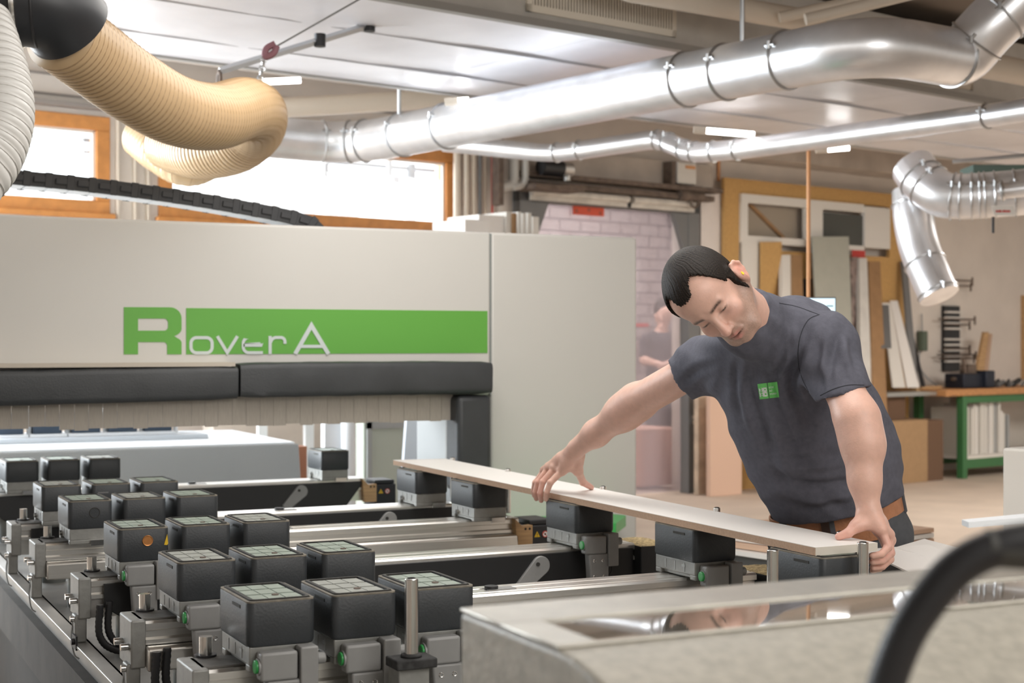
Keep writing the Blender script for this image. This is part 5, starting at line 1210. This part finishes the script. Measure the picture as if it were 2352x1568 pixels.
# left arm
ML = EL.lerp(WL, .30)+c2w(.006,0,.0)
body += [rc(SL, EL, .048, .048, k=.03), rc(EL, ML, .0445, .0445, k=.04), rc(ML, EL.lerp(WL,.68), .0440, .034, k=.04), rc(EL.lerp(WL,.68), WL, .034, .0272, k=.03)]
MR = ER.lerp(WR, .22)
body += [rc(SR, ER, .047, .049, k=.03), rc(ER, MR, .0475, .047, k=.04), rc(MR, ER.lerp(WR,.68), .046, .036, k=.04), rc(ER.lerp(WR,.68), WR, .036, .0285, k=.03)]
def hand(wrist, kn, fingers, thumb, r0=.0098, palm=.0135, kk=.014, back=None):
    ps = []; nf = len(kn)
    for i in range(nf): ps.append(rc(wrist.lerp(kn[i], .12), kn[i], .021-.002*abs(i-1), palm-.001*(i==3), k=.012 if i else .02))
    for i in range(nf-1): ps.append(rc(kn[i], kn[i+1], palm*.92, palm*.92, k=.008)); ps.append(rc(wrist.lerp(kn[i],.55), wrist.lerp(kn[i+1],.55), .0155, .0155, k=.012))
    for i, f_ in enumerate(fingers):
        ch = [kn[i]]+f_; rr_ = [r0+.0006, r0-.0004, r0-.0012, r0-.0020]
        if i == 3: rr_ = [x*.9 for x in rr_]
        for j in range(len(ch)-1): ps.append(rc(ch[j], ch[j+1], rr_[j], rr_[j+1], k=.0035 if j == 0 else .0018))
        ps.append(ell(ch[1], (rr_[1]*1.07,)*3, k=.003))
    tr = [.0175, .0125, .0112, .0088]
    for j in range(len(thumb)-1): ps.append(rc(thumb[j], thumb[j+1], tr[j], tr[j+1], k=.012 if j == 0 else .004))
    ps.append(rc(thumb[1], kn[0].lerp(wrist,.25), .0095, .012, k=.018))      # web
    return ps
hR = hand(WR,
    [P(1291,1082,4.515), P(1275,1074,4.55), P(1261,1073,4.59), P(1250,1080,4.63)],
    [[P(1264,1108,4.505), P(1256,1130,4.505), P(1254,1146,4.52)], [P(1247,1106,4.545), P(1240,1132,4.545), P(1243,1149,4.555)], [P(1236,1107,4.585), P(1229,1130,4.59), P(1232,1145,4.60)], [P(1229,1108,4.63), P(1225,1126,4.64), P(1227,1138,4.65)]],
    [P(1331,1046,4.49), P(1328,1082,4.53), P(1339,1107,4.58), P(1358,1119,4.625)])
hL = hand(WL,
    [P(2026,1218,3.44), P(2040,1228,3.47), P(2043,1240,3.50), P(2038,1250,3.53)],
    [[P(2040,1256,3.425), P(2024,1273,3.41), P(2003,1276,3.40)], [P(2046,1270,3.455), P(2026,1288,3.435), P(2003,1290,3.42)], [P(2044,1284,3.49), P(2026,1301,3.46), P(2005,1303,3.44)], [P(2036,1288,3.52), P(2020,1306,3.50), P(2004,1310,3.49)]],
    [P(1982,1188,3.465), P(1966,1208,3.45), P(1948,1224,3.44), P(1926,1232,3.44)])
body += hR+hL
tW = thing('person', P(1930,2020,3.98), 'man in slate grey T-shirt and grey trousers bending over and laying the white board', 'person')
ORG[tW.name] = Vector(tW.location)
def skincol(V):
    q = hl(V); n = len(V); base = np.tile(np.array([.70,.435,.345]), (n,1))
    d = np.linalg.norm(q-np.array([0,-.02,-.04]), axis=1); hd = d < .2
    def blend(mask, c, a):
        w_ = np.clip(mask, 0, 1)[:, None]*a; base[:] = base*(1-w_)+np.array(c)*w_
    fx = np.abs(q[:,0])
    g = lambda c, r: np.exp(-(((q-np.array(c))/np.array(r))**2).sum(1))
    gm = lambda c, r: np.exp(-((((np.stack([fx,q[:,1],q[:,2]],1))-np.array(c))/np.array(r))**2).sum(1))
    rs = np.random.RandomState(1).uniform(.75,1.0,n)
    beard = 1/(1+np.exp((q[:,1]+.052)/.006))*1/(1+np.exp((-q[:,2]-.085)/.008))*1/(1+np.exp((-q[:,1]-.125)/.008))
    cheekcut = 1/(1+np.exp((q[:,1]+.040+ (q[:,2]+.01)*.35)/.005)); side = 1/(1+np.exp(-(fx-.035)/.006))
    bd = np.maximum(beard, cheekcut*side*(q[:,2] > -.085))
    bd = bd/(1+np.exp((-q[:,1]-.118)/.006)); blend(hd*bd*rs, (.24,.165,.125), .72)
    blend(hd*gm((.045,-.030,0),(.018,.018,.03)), (.74,.36,.30), .28); blend(hd*g((0,-.038,.035),(.013,.014,.02)), (.74,.33,.27), .45)
    lip = g((0,-.066,.026),(.017,.0042,.02))+g((0,-.080,.025),(.014,.0055,.02)); blend(hd*np.clip(lip*1.3,0,1), (.56,.22,.19), .75)
    blend(hd*g((0,-.0728,.022),(.017,.0020,.012)), (.10,.03,.03), .9)  # shade line between the lips put into the tint
    brow = np.exp(-((q[:,1]-(.0185-.18*np.maximum(0,fx-.033)+.03*(fx-.02)))/.0046)**2)*(1/(1+np.exp(-(fx-.012)/.0015)))*(1/(1+np.exp((fx-.047)/.002)))*(q[:,2]>-.02)
    blend(hd*np.clip(brow*1.2,0,1)*rs, (.035,.022,.016), .97)
    blend(hd*gm((.031,-.0052,.013),(.0135,.0027,.012)), (.03,.02,.018), .97); blend(hd*gm((.031,-.014,.008),(.014,.007,.02)), (.50,.27,.23), .35)
    blend(hd*gm((.088,-.016,-.088),(.014,.028,.02)), (.76,.30,.24), .55)
    blend(hd*gm((.066,-.045,-.066),(.02,.016,.0065)), (.06,.045,.035), .75)
    for h_ in (npv(P(1240,1120,4.56)), npv(P(2030,1265,3.45)), npv(P(1940,1230,3.44)), npv(P(1350,1115,4.6))):
        w_ = np.exp(-(np.linalg.norm(V-h_, axis=1)/.05)**2); base[:] = base*(1-w_[:,None]*.5)+np.array([.70,.34,.28])*w_[:,None]*.5
    return base
lo = [1e9]*3; hi = [-1e9]*3
for q_ in body:
    for i in range(3): lo[i] = min(lo[i], q_.c[i]-q_.R-.02); hi[i] = max(hi[i], q_.c[i]+q_.R+.02)
sdf_object('body', body, lo, hi, BODY_H, M['skin'], tW, col=skincol, it=1)
# eyes (mostly covered by the lids), ear plug
for sx in (1,-1):
    m = MB(); c_ = hw(.0315*sx,-.001,.0010); vs = []; fs = []
    for j in range(13):
        for i in range(20):
            th, ph = math.pi*j/12, 2*math.pi*i/20; vs.append(c_+Vector((math.sin(th)*math.cos(ph), math.sin(th)*math.sin(ph), math.cos(th)))*.0125*HS)
    for j in range(12):
        for i in range(20): k = j*20+i; fs.append((k, j*20+(i+1)%20, (j+1)*20+(i+1)%20, k+20))
    m.add(vs, fs); m.build('eye', mat('eye_dark', (.10,.07,.055), .15), tW, ang=180)
m = MB(); m.cyl(hw(.078,-.006+EY,-.080), hw(.0905,-.005+EY,-.080), .0045, 12); m.build('ear_plug', M['earplug'], tW)
for k_, (a, b, r_) in enumerate(((P(1256,1138,4.50),P(1255,1147,4.507),.0052),)): pass
# hair
hw_pts = [(0,.080),(12,.083),(22,.100),(36,.103),(45,.088),(51,.062),(57,.034),(62,.014),(67,.018),(72,.010),(76,-.025),(80,-.060),(84,-.062),(87,-.030),(90,.012),(106,.012),(116,-.030),(128,-.050),(180,-.060)]
HA, HY = np.array(hw_pts).T
hpc = [q for q in hp[:3]]
def hairfield(p):
    q = hl(p); d = np.full(len(q), .5)
    for pr in (hp[0], hp[1]):
        v = pr.fn(q); d = smin(d, v, .02)
    d = smin(d, rc((.0,-.045,-.10),(0,.0,-.10),.058,.062).fn(q), .02)
    d = smin(d, ell((0,-.02,-.045),(.066,.06,.035)).fn(q), .02)
    qa = np.stack([np.abs(q[:,0]), q[:,1], q[:,2]], 1); d = smin(d, rc((.070,.018,-.072),(.062,-.062,-.068),.0105,.007).fn(qa), .006)
    ang = np.degrees(np.arctan2(np.abs(q[:,0]), q[:,2]+.078)); yl = np.interp(ang, HA, HY)
    yl = yl+.0022*np.sin(ang*1.7+q[:,0]*50)+.0015*np.sin(ang*4.1)
    mask = (yl-q[:,1])*.75
    th = .0055+.0035*np.clip((q[:,1]-.03)/.08, 0, 1)
    earcut = .030-np.linalg.norm((np.stack([np.abs(q[:,0]), q[:,1], q[:,2]], 1)-np.array([.084,-.019,-.090]))*np.array([.6,1,1.25]), axis=1)
    return smax(smax(d-th, mask, .006), earcut, .004)*HS
def hairphase(V):
    q = hl(V)-np.array([0,.03,-.08]); k = np.array([0,.80,-.60]); w = np.array([0,.60,.80]); r = np.linalg.norm(q, axis=1)
    ph = np.arctan2(q[:,0], q@w); th = np.arccos(np.clip((q@k)/r, -1, 1)); ph = ph+.10*np.sin(th*3+.5)+.02*np.sin(th*9+ph*5)
    return ph, th
def hairdisp(V, fl):
    g_ = grad(fl, V); ph, th = hairphase(V)
    s_ = np.sin(ph*61+2*np.sin(th*5))*.5+np.sin(ph*97+3*np.sin(th*4+1))*.5+np.sin(ph*173+th*9)*.3
    return g_*(s_*.0005*np.clip(np.sin(th)*1.5,0,1))[:, None]
def haircol(V):
    ph, th = hairphase(V); v = .5+.25*np.sin(ph*143+4*np.sin(th*5))+.25*np.sin(ph*237+3*np.sin(th*8+2))+.2*np.sin(ph*331+th*31)
    v = np.clip(v, 0, 1)**2; return np.array([.008,.0065,.006])+v[:,None]*np.array([.034,.024,.017])
c_ = npv(hw(0,.03,-.08)); sdf_object('hair', [], c_-.14, c_+.14, .0018, M['hair'], tW, col=haircol, disp=hairdisp, fld=hairfield, it=1)

# ---------------------------------------------------------------- shirt
armdirL = (EL-SL).normalized(); armdirR = (ER-SR).normalized()
CL = P(1938,905,3.585); CR = P(1563,872,4.10)
sh = []
nL = (CL-SL).normalized(); nRt = (CR-SR).normalized()
tor = [(P(1928,1160,3.97),.168),(P(1897,1060,3.93),.176),(P(1865,990,3.90),.172),(P(1822,905,3.87),.158),(P(1785,835,3.83),.142)]
for (a, ra), (b, rb) in zip(tor[:-1], tor[1:]): sh.append(rc(a, b, ra, rb, k=.06, flat=(V2[0],V2[1],0), fr=.80))
sh += [ell(P(1828,795,3.82),(.125,.105,.125),k=.06), rc(P(1700,850,3.92), P(1850,800,3.74), .088, .092, k=.05)]
sh += [rc(SL+c2w(.0,.004,0), CL+nL*.04, .075, .066, k=.035), rc(SR+c2w(.006,0,0), CR+nRt*.04, .072, .064, k=.035), rc(NB+c2w(.01,-.015,-.02), SL, .068, .070, k=.05), rc(NB+c2w(.01,-.02,-.03), SR, .066, .062, k=.05)]
sh += [rc(P(1680,880,4.0), P(1738,960,3.93), .050, .068, k=.04)]
# openings: sleeves, neck, hem
def sleevecut(c, n, R):
    c = npv(c); n = npv(n)
    def fn(p):
        q = p-c; a = q@n; rad = np.linalg.norm(q-np.outer(a, n), axis=1); return np.maximum(np.maximum(-a, rad-R), a-.20)
    return Prim(fn, c, R+.2, .004, 'sub')
cutL = CL-nL*.004+c2w(0,0,0); 
nLc = c2w(.28,-.95,.10).normalized(); nRc = c2w(-.86,-.50,-.10).normalized()
sh.append(sleevecut(P(1940,905,3.585), nLc, .085)); sh.append(sleevecut(P(1560,873,4.10), nRc, .085))
sh.append(rc(CL-nL*.012, CL+nL*.10, .056, .058, k=.004, op='sub')); sh.append(rc(CR-nRt*.012, CR+nRt*.10, .054, .056, k=.004, op='sub'))
nn_ = (hw(0,-.07,-.09)-NB).normalized()
colc = P(1706,725,3.61); ncol = c2w(-.62,.66,.42).normalized()
sh.append(ell(colc-ncol*.030, (.078,.070,.078), k=.045)); sh.append(rc(colc-ncol*.02, P(1795,738,3.72), .062, .058, k=.04)); sh.append(sleevecut(colc+ncol*.012, ncol, .075)); sh.append(rc(colc+ncol*.020, colc+ncol*.1, .058, .062, k=.004, op='sub'))
def torp(c, n, Rr, r, k):
    c = npv(c); n = npv(n)
    def fn(p):
        q = p-c; a = q@n; rad = np.linalg.norm(q-np.outer(a, n), axis=1); return np.hypot(rad-Rr, a)-r
    return Prim(fn, c, Rr+r, k)
sh.append(torp(colc+ncol*.008, ncol, .0655, .0085, .022))
hemn = c2w(.22,-.97,-.10).normalized(); hemp = P(1925,1160,3.97)
sh.append(sleevecut(hemp+hemn*.0, hemn, .33)); sh.append(rc(hemp-hemn*.05, hemp+hemn*.08, .150, .155, k=.004, op='sub', flat=(V2[0],V2[1],0), fr=.80))
rs_ = np.random.RandomState(4)
folds = [([P(1735,815,3.7),P(1770,960,3.72),P(1830,1120,3.76)],.006,.012),([P(1700,800,3.8),P(1705,900,3.78),P(1740,1010,3.76)],.006,.011),([P(1665,800,3.85),P(1668,880,3.85),P(1690,960,3.84)],.006,.010),
 ([P(1630,790,3.92),P(1640,850,3.92),P(1635,900,3.95)],.007,.012),([P(1860,730,3.62),P(1830,800,3.66),P(1822,880,3.68),P(1870,980,3.7)],-.009,.012),([P(1850,800,3.62),P(1840,870,3.66),P(1850,930,3.68)],.007,.012),
 ([P(1780,700,3.6),P(1775,790,3.65),P(1765,880,3.68)],.004,.012),([P(1770,1085,3.76),P(1850,1115,3.76),P(1950,1105,3.78)],-.007,.011),([P(1765,1115,3.78),P(1850,1150,3.78),P(1950,1135,3.8)],.006,.011),
 ([P(1755,1045,3.76),P(1830,1075,3.75),P(1940,1060,3.77)],.005,.012),([P(1880,900,3.6),P(1910,820,3.58),P(1930,760,3.6)],-.005,.010),([P(1960,880,3.52),P(1950,820,3.53),P(1935,760,3.58)],.005,.010),([P(1740,990,3.74),P(1800,1020,3.73),P(1900,1000,3.76)],-.005,.014),
 ([P(1755,800,3.7),P(1800,930,3.7),P(1850,1050,3.72)],.0035,.006),([P(1720,800,3.75),P(1735,900,3.72),P(1790,1060,3.72)],.003,.006),([P(1690,800,3.8),P(1690,870,3.8),P(1712,960,3.8)],.0035,.006),([P(1790,730,3.6),P(1800,800,3.65),P(1800,880,3.66)],.003,.006),([P(1900,760,3.58),P(1890,830,3.58),P(1895,900,3.56)],.0035,.007),([P(1560,880,4.05),P(1600,850,3.95),P(1640,830,3.9)],-.005,.010)]
def shirtdisp(V, fl):
    g_ = grad(fl, V); amt = np.zeros(len(V))
    for pts, am, wd in folds:
        cc = [npv(q) for q in catmull(pts, 6)]; best = np.full(len(V), 9.); tb = np.zeros(len(V))
        for i, (a, b) in enumerate(zip(cc[:-1], cc[1:])):
            # compare as seen across the surface (ignore depth along the view)
            vd = np.array([V2[0], V2[1], 0]); f1 = lambda x: x-np.outer(x@vd, vd)*.85
            ab = b-a; ab2 = ab-vd*(ab@vd)*.85; q = f1(V-a); h = np.clip(q@ab2/(ab2@ab2+1e-12), 0, 1); dd = np.linalg.norm(q-np.outer(h, ab2), axis=1)
            m_ = dd < best; best[m_] = dd[m_]; tb[m_] = (i+h[m_])/len(cc)
        amt += 1.75*am*(np.exp(-(best/wd)**2)-.4*np.exp(-((best-wd*2)/wd)**2))*np.sin(np.pi*np.clip(tb*.9+.05,0,1))
    up_ = V@np.array([R2[0],R2[1],.35]); z = V[:,2]
    amt += .0016*np.sin(up_*75+3*np.sin(z*18))+.0012*np.sin(z*95+4*np.sin(up_*22))
    return g_*amt[:, None]
lo = [1e9]*3; hi = [-1e9]*3
for q_ in sh:
    if q_.op != 'add': continue
    for i in range(3): lo[i] = min(lo[i], q_.c[i]-q_.R-.02); hi[i] = max(hi[i], q_.c[i]+q_.R+.02)
shg = gfield(sh)
shirt = sdf_object('shirt', sh, lo, hi, SHIRT_H, M['shirt'], tW, disp=lambda V, fl: shirtdisp(V, shg), it=3)
# collar and sleeve hems
def wring(c, n, R, r, name, mm, sx=1., sy=1., ux=None):
    n = Vector(n).normalized(); u = Vector(ux) if ux else n.orthogonal(); u = (u-n*u.dot(n)).normalized(); w = n.cross(u); m = MB()
    m.tube([c+u*math.cos(2*math.pi*i/48)*R*sx+w*math.sin(2*math.pi*i/48)*R*sy for i in range(48)], r, 8, closed=True); return m.build(name, mm, tW)

# green chest print
bv = BVHTree.FromPolygons([tuple(v.co+ORG[shirt.name]) for v in shirt.data.vertices], [tuple(p.vertices) for p in shirt.data.polygons])
camo = Vector((0,0,HC))
def onshirt(px, py, off=.0016):
    d = (P(px,py,1.0)-camo).normalized(); hit = bv.ray_cast(camo, d)
    q = hit[0] if hit[0] else P(px,py,3.7); return q-d*off
def patch(corners, name, mm, off, nx=14, ny=12, parent=None):
    m = MB(); vs = []; fs = []
    for j in range(ny+1):
        for i in range(nx+1):
            a, b = i/nx, j/ny; x = (corners[0][0]*(1-a)+corners[1][0]*a)*(1-b)+(corners[3][0]*(1-a)+corners[2][0]*a)*b; y = (corners[0][1]*(1-a)+corners[1][1]*a)*(1-b)+(corners[3][1]*(1-a)+corners[2][1]*a)*b
            vs.append(onshirt(x, y, off))
    for j in range(ny):
        for i in range(nx): k = j*(nx+1)+i; fs.append((k,k+1,k+nx+2,k+nx+1))
    m.add(vs, fs); return m.build(name, mm, parent or tW)
LC = [(1739.6,881.8),(1785,876.5),(1789.5,912),(1745,917)]
def lerp2(a, b): 
    x = (LC[0][0]*(1-a)+LC[1][0]*a)*(1-b)+(LC[3][0]*(1-a)+LC[2][0]*a)*b; y = (LC[0][1]*(1-a)+LC[1][1]*a)*(1-b)+(LC[3][1]*(1-a)+LC[2][1]*a)*b; return (x, y)
PGR = mat('print_green', (.13,.50,.12), .6)
def seam(pts, nm='seam'):
    cc = catmull([Vector((x,y,0)) for x, y in pts], 8); m = MB(); m.tube([onshirt(q.x, q.y, .0002) for q in cc], .0011, 6); m.build(nm, mat('seam_dark', (.03,.032,.04), .9), tW)
seam([(1882,722),(1858,733),(1842,760),(1834,795),(1834,835),(1843,870),(1858,900)]); seam([(1790,696),(1830,704),(1880,722)]); 
seam([(1884,908),(1915,893),(1950,884),(1985,884)])
ch_ = patch([lerp2(0,0),lerp2(.475,0),lerp2(.475,1),lerp2(0,1)], 'chest_print', PGR, .0022)
patch([lerp2(.51,0),lerp2(1,0),lerp2(1,1),lerp2(.51,1)], 'chest_print', PGR, .0022)
def fprint(a, b): return onshirt(*lerp2(a, b), .0032)
PW_ = mat('print_white', (.95,.97,.95), .6)
for k, s_ in enumerate(('KÜCHE','BAD','WOHNEN')):
    m = text_mb(s_, lambda x, y, k=k: fprint(.55+x*.075, .37+.2*k*1.05-y*.16), (0,0,0), 1.0); m.f = m.f[:len(m.f)]; m.build('chest_print_text', PW_, tW)
lg = []
for x0, x1, fl_ in ((.04,.24,1),(.235,.435,-1)):
    lg += [rrect(x0,.28,x1,.56,.05,4)]; lg += [rrect(x0,.54,x1,.86,.05,4)]
mm_ = MB()
for x0, x1 in ((.03,.235),(.225,.43)):
    for y0, y1 in ((.27,.555),(.545,.86)):
        a = flat_shape([rrect(x0,y0,x1,y1,.05,4), rrect(x0+.075,y0+.10,x1-.055,y1-.10,.02,3)], lambda x, y: fprint(x, y), (0,0,0)); mm_.add(a.v, a.f)
mm_.build('chest_print_emblem', PW_, tW)

# ---------------------------------------------------------------- trousers and belt
tr = []
WC = P(1928,1157,3.985); upn = c2w(-.21,.97,.10).normalized()
tr += [rc(WC-upn*.02, P(1925,1235,4.0), .162, .165, k=.03, flat=(V2[0],V2[1],0), fr=.80), rc(P(1870,1255,4.01), P(1862,1420,4.02), .118, .098, k=.04), rc(P(2000,1240,3.98), P(1985,1420,3.98), .112, .095, k=.04)]
def GP(px, d, z): p = P(px, 1000, d); return Vector((p.x, p.y, z))
kR, kL = GP(1862,4.02,.50), GP(1985,3.98,.50); aR, aL = GP(1862,4.06,.09), GP(1988,4.02,.09)
hR_, hL_ = P(1866,1400,4.02), P(1985,1400,3.98)
tr += [rc(hR_, kR, .100, .078, k=.03), rc(hL_, kL, .098, .078, k=.03), rc(kR, aR, .078, .062, k=.02), rc(kL, aL, .078, .062, k=.02)]
tr.append(sleevecut(WC+upn*.010, upn, .4)); 
def trdisp(V, fl):
    g_ = grad(fl, V); z = V[:,2]; u = V@np.array([R2[0],R2[1],0]); return g_*(.0025*np.sin(z*45+5*np.sin(u*20))+.002*np.sin(u*60+z*25))[:, None]
lo = [1e9]*3; hi = [-1e9]*3
for q_ in tr:
    if q_.op != 'add': continue
    for i in range(3): lo[i] = min(lo[i], q_.c[i]-q_.R-.02); hi[i] = max(hi[i], q_.c[i]+q_.R+.02)
trg = gfield(tr)
trs = sdf_object('trousers', tr, lo, hi, .009, M['trouser'], tW, disp=lambda V, fl: trdisp(V, trg), it=2)
bt = BVHTree.FromPolygons([tuple(v.co+ORG[trs.name]) for v in trs.data.vertices], [tuple(p.vertices) for p in trs.data.polygons])
def belt(c, n, h, t_, name, mm, a0=0, a1=360, off=0.):
    n = Vector(n).normalized(); u = Vector((R2[0],R2[1],0)); u = (u-n*u.dot(n)).normalized(); w = n.cross(u); N_ = 72; pr = []
    for i in range(N_+1):
        a = math.radians(a0+(a1-a0)*i/N_); d = u*math.cos(a)+w*math.sin(a); hit = bt.ray_cast(c+d*.6, -d); q = hit[0] if hit[0] else c+d*.16
        pr.append((q, d))
    m = MB(); vs = []; fs = []
    for q, d in pr: vs += [q+d*(.001+off)-n*h, q+d*(t_+off)-n*h, q+d*(t_+off)+n*h, q+d*(.001+off)+n*h]
    for i in range(N_):
        for k in range(4): l = (k+1)%4; fs.append((i*4+k, i*4+l, i*4+4+l, i*4+4+k))
    fs += [(0,1,2,3), tuple(N_*4+k for k in range(4))]
    m.add(vs, fs); return m.build(name, mm, tW)
bc = WC-upn*.020
belt(bc, upn, .019, .005, 'belt', M['belt'])
belt(bc-upn*.034, c2w(-.10,.98,.12), .015, .010, 'belt_tail', M['belt'], 262, 300, .002) 
for a in (-16, -72, -112, 200):
    belt(bc, upn, .026, .0085, 'belt_loop', M['trouser'], a-3, a+3, .001)
belt(bc, upn, .021, .011, 'buckle', mat('dark_buckle', (.08,.05,.04), .4, .7), 238, 246, .001)
for aK in (kR, kL): pass
for a_, nm in ((aR,'r'),(aL,'l')):
    f_ = c2w(-.6,0,.8); m = [rc(a_, a_-Vector((0,0,.05)), .058, .05, k=.01), rc(Vector((a_.x,a_.y,.045))-f_*.05, Vector((a_.x,a_.y,.040))+f_*.14, .045, .038, k=.03), plane((0,0,.003),(0,0,-1))]
    m[2] = Prim(lambda p: p[:,2]-.003, npv(a_), 1., .003, 'cut')
    sdf_object('boot', m, npv(a_)-.25, npv(a_)+.25, .006, M['boot'], tW, it=2)

# ---------------------------------------------------------------- second person behind the clear curtain
D2 = 15.8
t2 = thing('person', P(1512,1130,D2), 'dark-haired person in a dark T-shirt standing with folded hands behind the clear curtain', 'person')
def Q(x, y, dz=0): return P(x, y, D2+dz)
b2 = [ell(Q(1523,722),(.085,.105,.12),k=.01), rc(Q(1522,745),Q(1518,765),.055,.06,k=.03), rc(Q(1490,782),Q(1545,780),.07,.07,k=.05), rc(Q(1516,790),Q(1516,880),.14,.13,k=.06),
      rc(Q(1487,785),Q(1480,828,-.05),.052,.045,k=.03), rc(Q(1480,828,-.05),Q(1512,835,-.25),.044,.034,k=.03), rc(Q(1547,785),Q(1556,828,-.05),.052,.045,k=.03), rc(Q(1556,828,-.05),Q(1526,838,-.25),.044,.034,k=.03)]
for a, b in ((Q(1506,836,-.27),Q(1520,840,-.29)),(Q(1530,838,-.27),Q(1518,843,-.29))): b2.append(rc(a,b,.032,.026,k=.02))
for k in range(4): b2.append(rc(Q(1512+3*k,840,-.29), Q(1513+3*k,849,-.28), .010, .009, k=.003)); b2.append(rc(Q(1524-3*k,843,-.30), Q(1520-3*k,847,-.31), .010, .009, k=.003))
b2 += [rc(Q(1516,724,-.10),Q(1521,733,-.13),.012,.014,k=.01), ell(Q(1523,752,-.05),(.045,.03,.045),k=.03), ell(Q(1506,724),(.012,.03,.02),k=.01), ell(Q(1543,724),(.012,.03,.02),k=.01)]
b2 += [rc(Q(1505,880),Q(1503,1000),.10,.08,k=.04), rc(Q(1503,1000),Q(1503,1105),.07,.05,k=.03), rc(Q(1530,880),Q(1532,1000),.10,.08,k=.04), rc(Q(1532,1000),Q(1532,1105),.07,.05,k=.03)]
def col2(V): return np.tile(np.array([.62,.38,.30]), (len(V),1))
def bb(ps, pad=.03):
    lo = [1e9]*3; hi = [-1e9]*3
    for q_ in ps:
        for i in range(3): lo[i] = min(lo[i], q_.c[i]-q_.R-pad); hi[i] = max(hi[i], q_.c[i]+q_.R+pad)
    return lo, hi
l_, h_ = bb(b2); sdf_object('body', b2, l_, h_, .012, M['skin'], t2, col=col2)
s2 = [rc(Q(1488,782),Q(1547,780),.082,.082,k=.05), rc(Q(1516,792),Q(1516,882),.155,.148,k=.06), rc(Q(1487,785),Q(1481,812,-.03),.068,.062,k=.03), rc(Q(1547,785),Q(1554,812,-.03),.068,.062,k=.03)]
l_, h_ = bb(s2); sdf_object('shirt', s2, l_, h_, .014, mat('dark_tshirt', (.05,.05,.06), .9), t2, it=2)
h2 = [ell(Q(1524,711,.02),(.105,.095,.135),k=.01), plane((0,0,0),(0,0,1))]; h2[1] = Prim(lambda p: p[:,2]-(HC+60/F*D2-.0), npv(Q(1524,711)), 1., .01, 'cut'); l_, h_ = bb(h2); sdf_object('hair', h2, l_, h_, .012, mat('brown_hair', (.018,.012,.01), .8), t2)
p2 = [rc(Q(1516,885),Q(1516,895),.15,.15,k=.04), rc(Q(1505,890),Q(1503,1000),.112,.09,k=.04), rc(Q(1503,1000),Q(1503,1095),.085,.07,k=.03), rc(Q(1530,890),Q(1532,1000),.112,.09,k=.04), rc(Q(1532,1000),Q(1532,1095),.085,.07,k=.03)]
l_, h_ = bb(p2); sdf_object('trousers', p2, l_, h_, .016, M['trouserd'], t2, it=2)
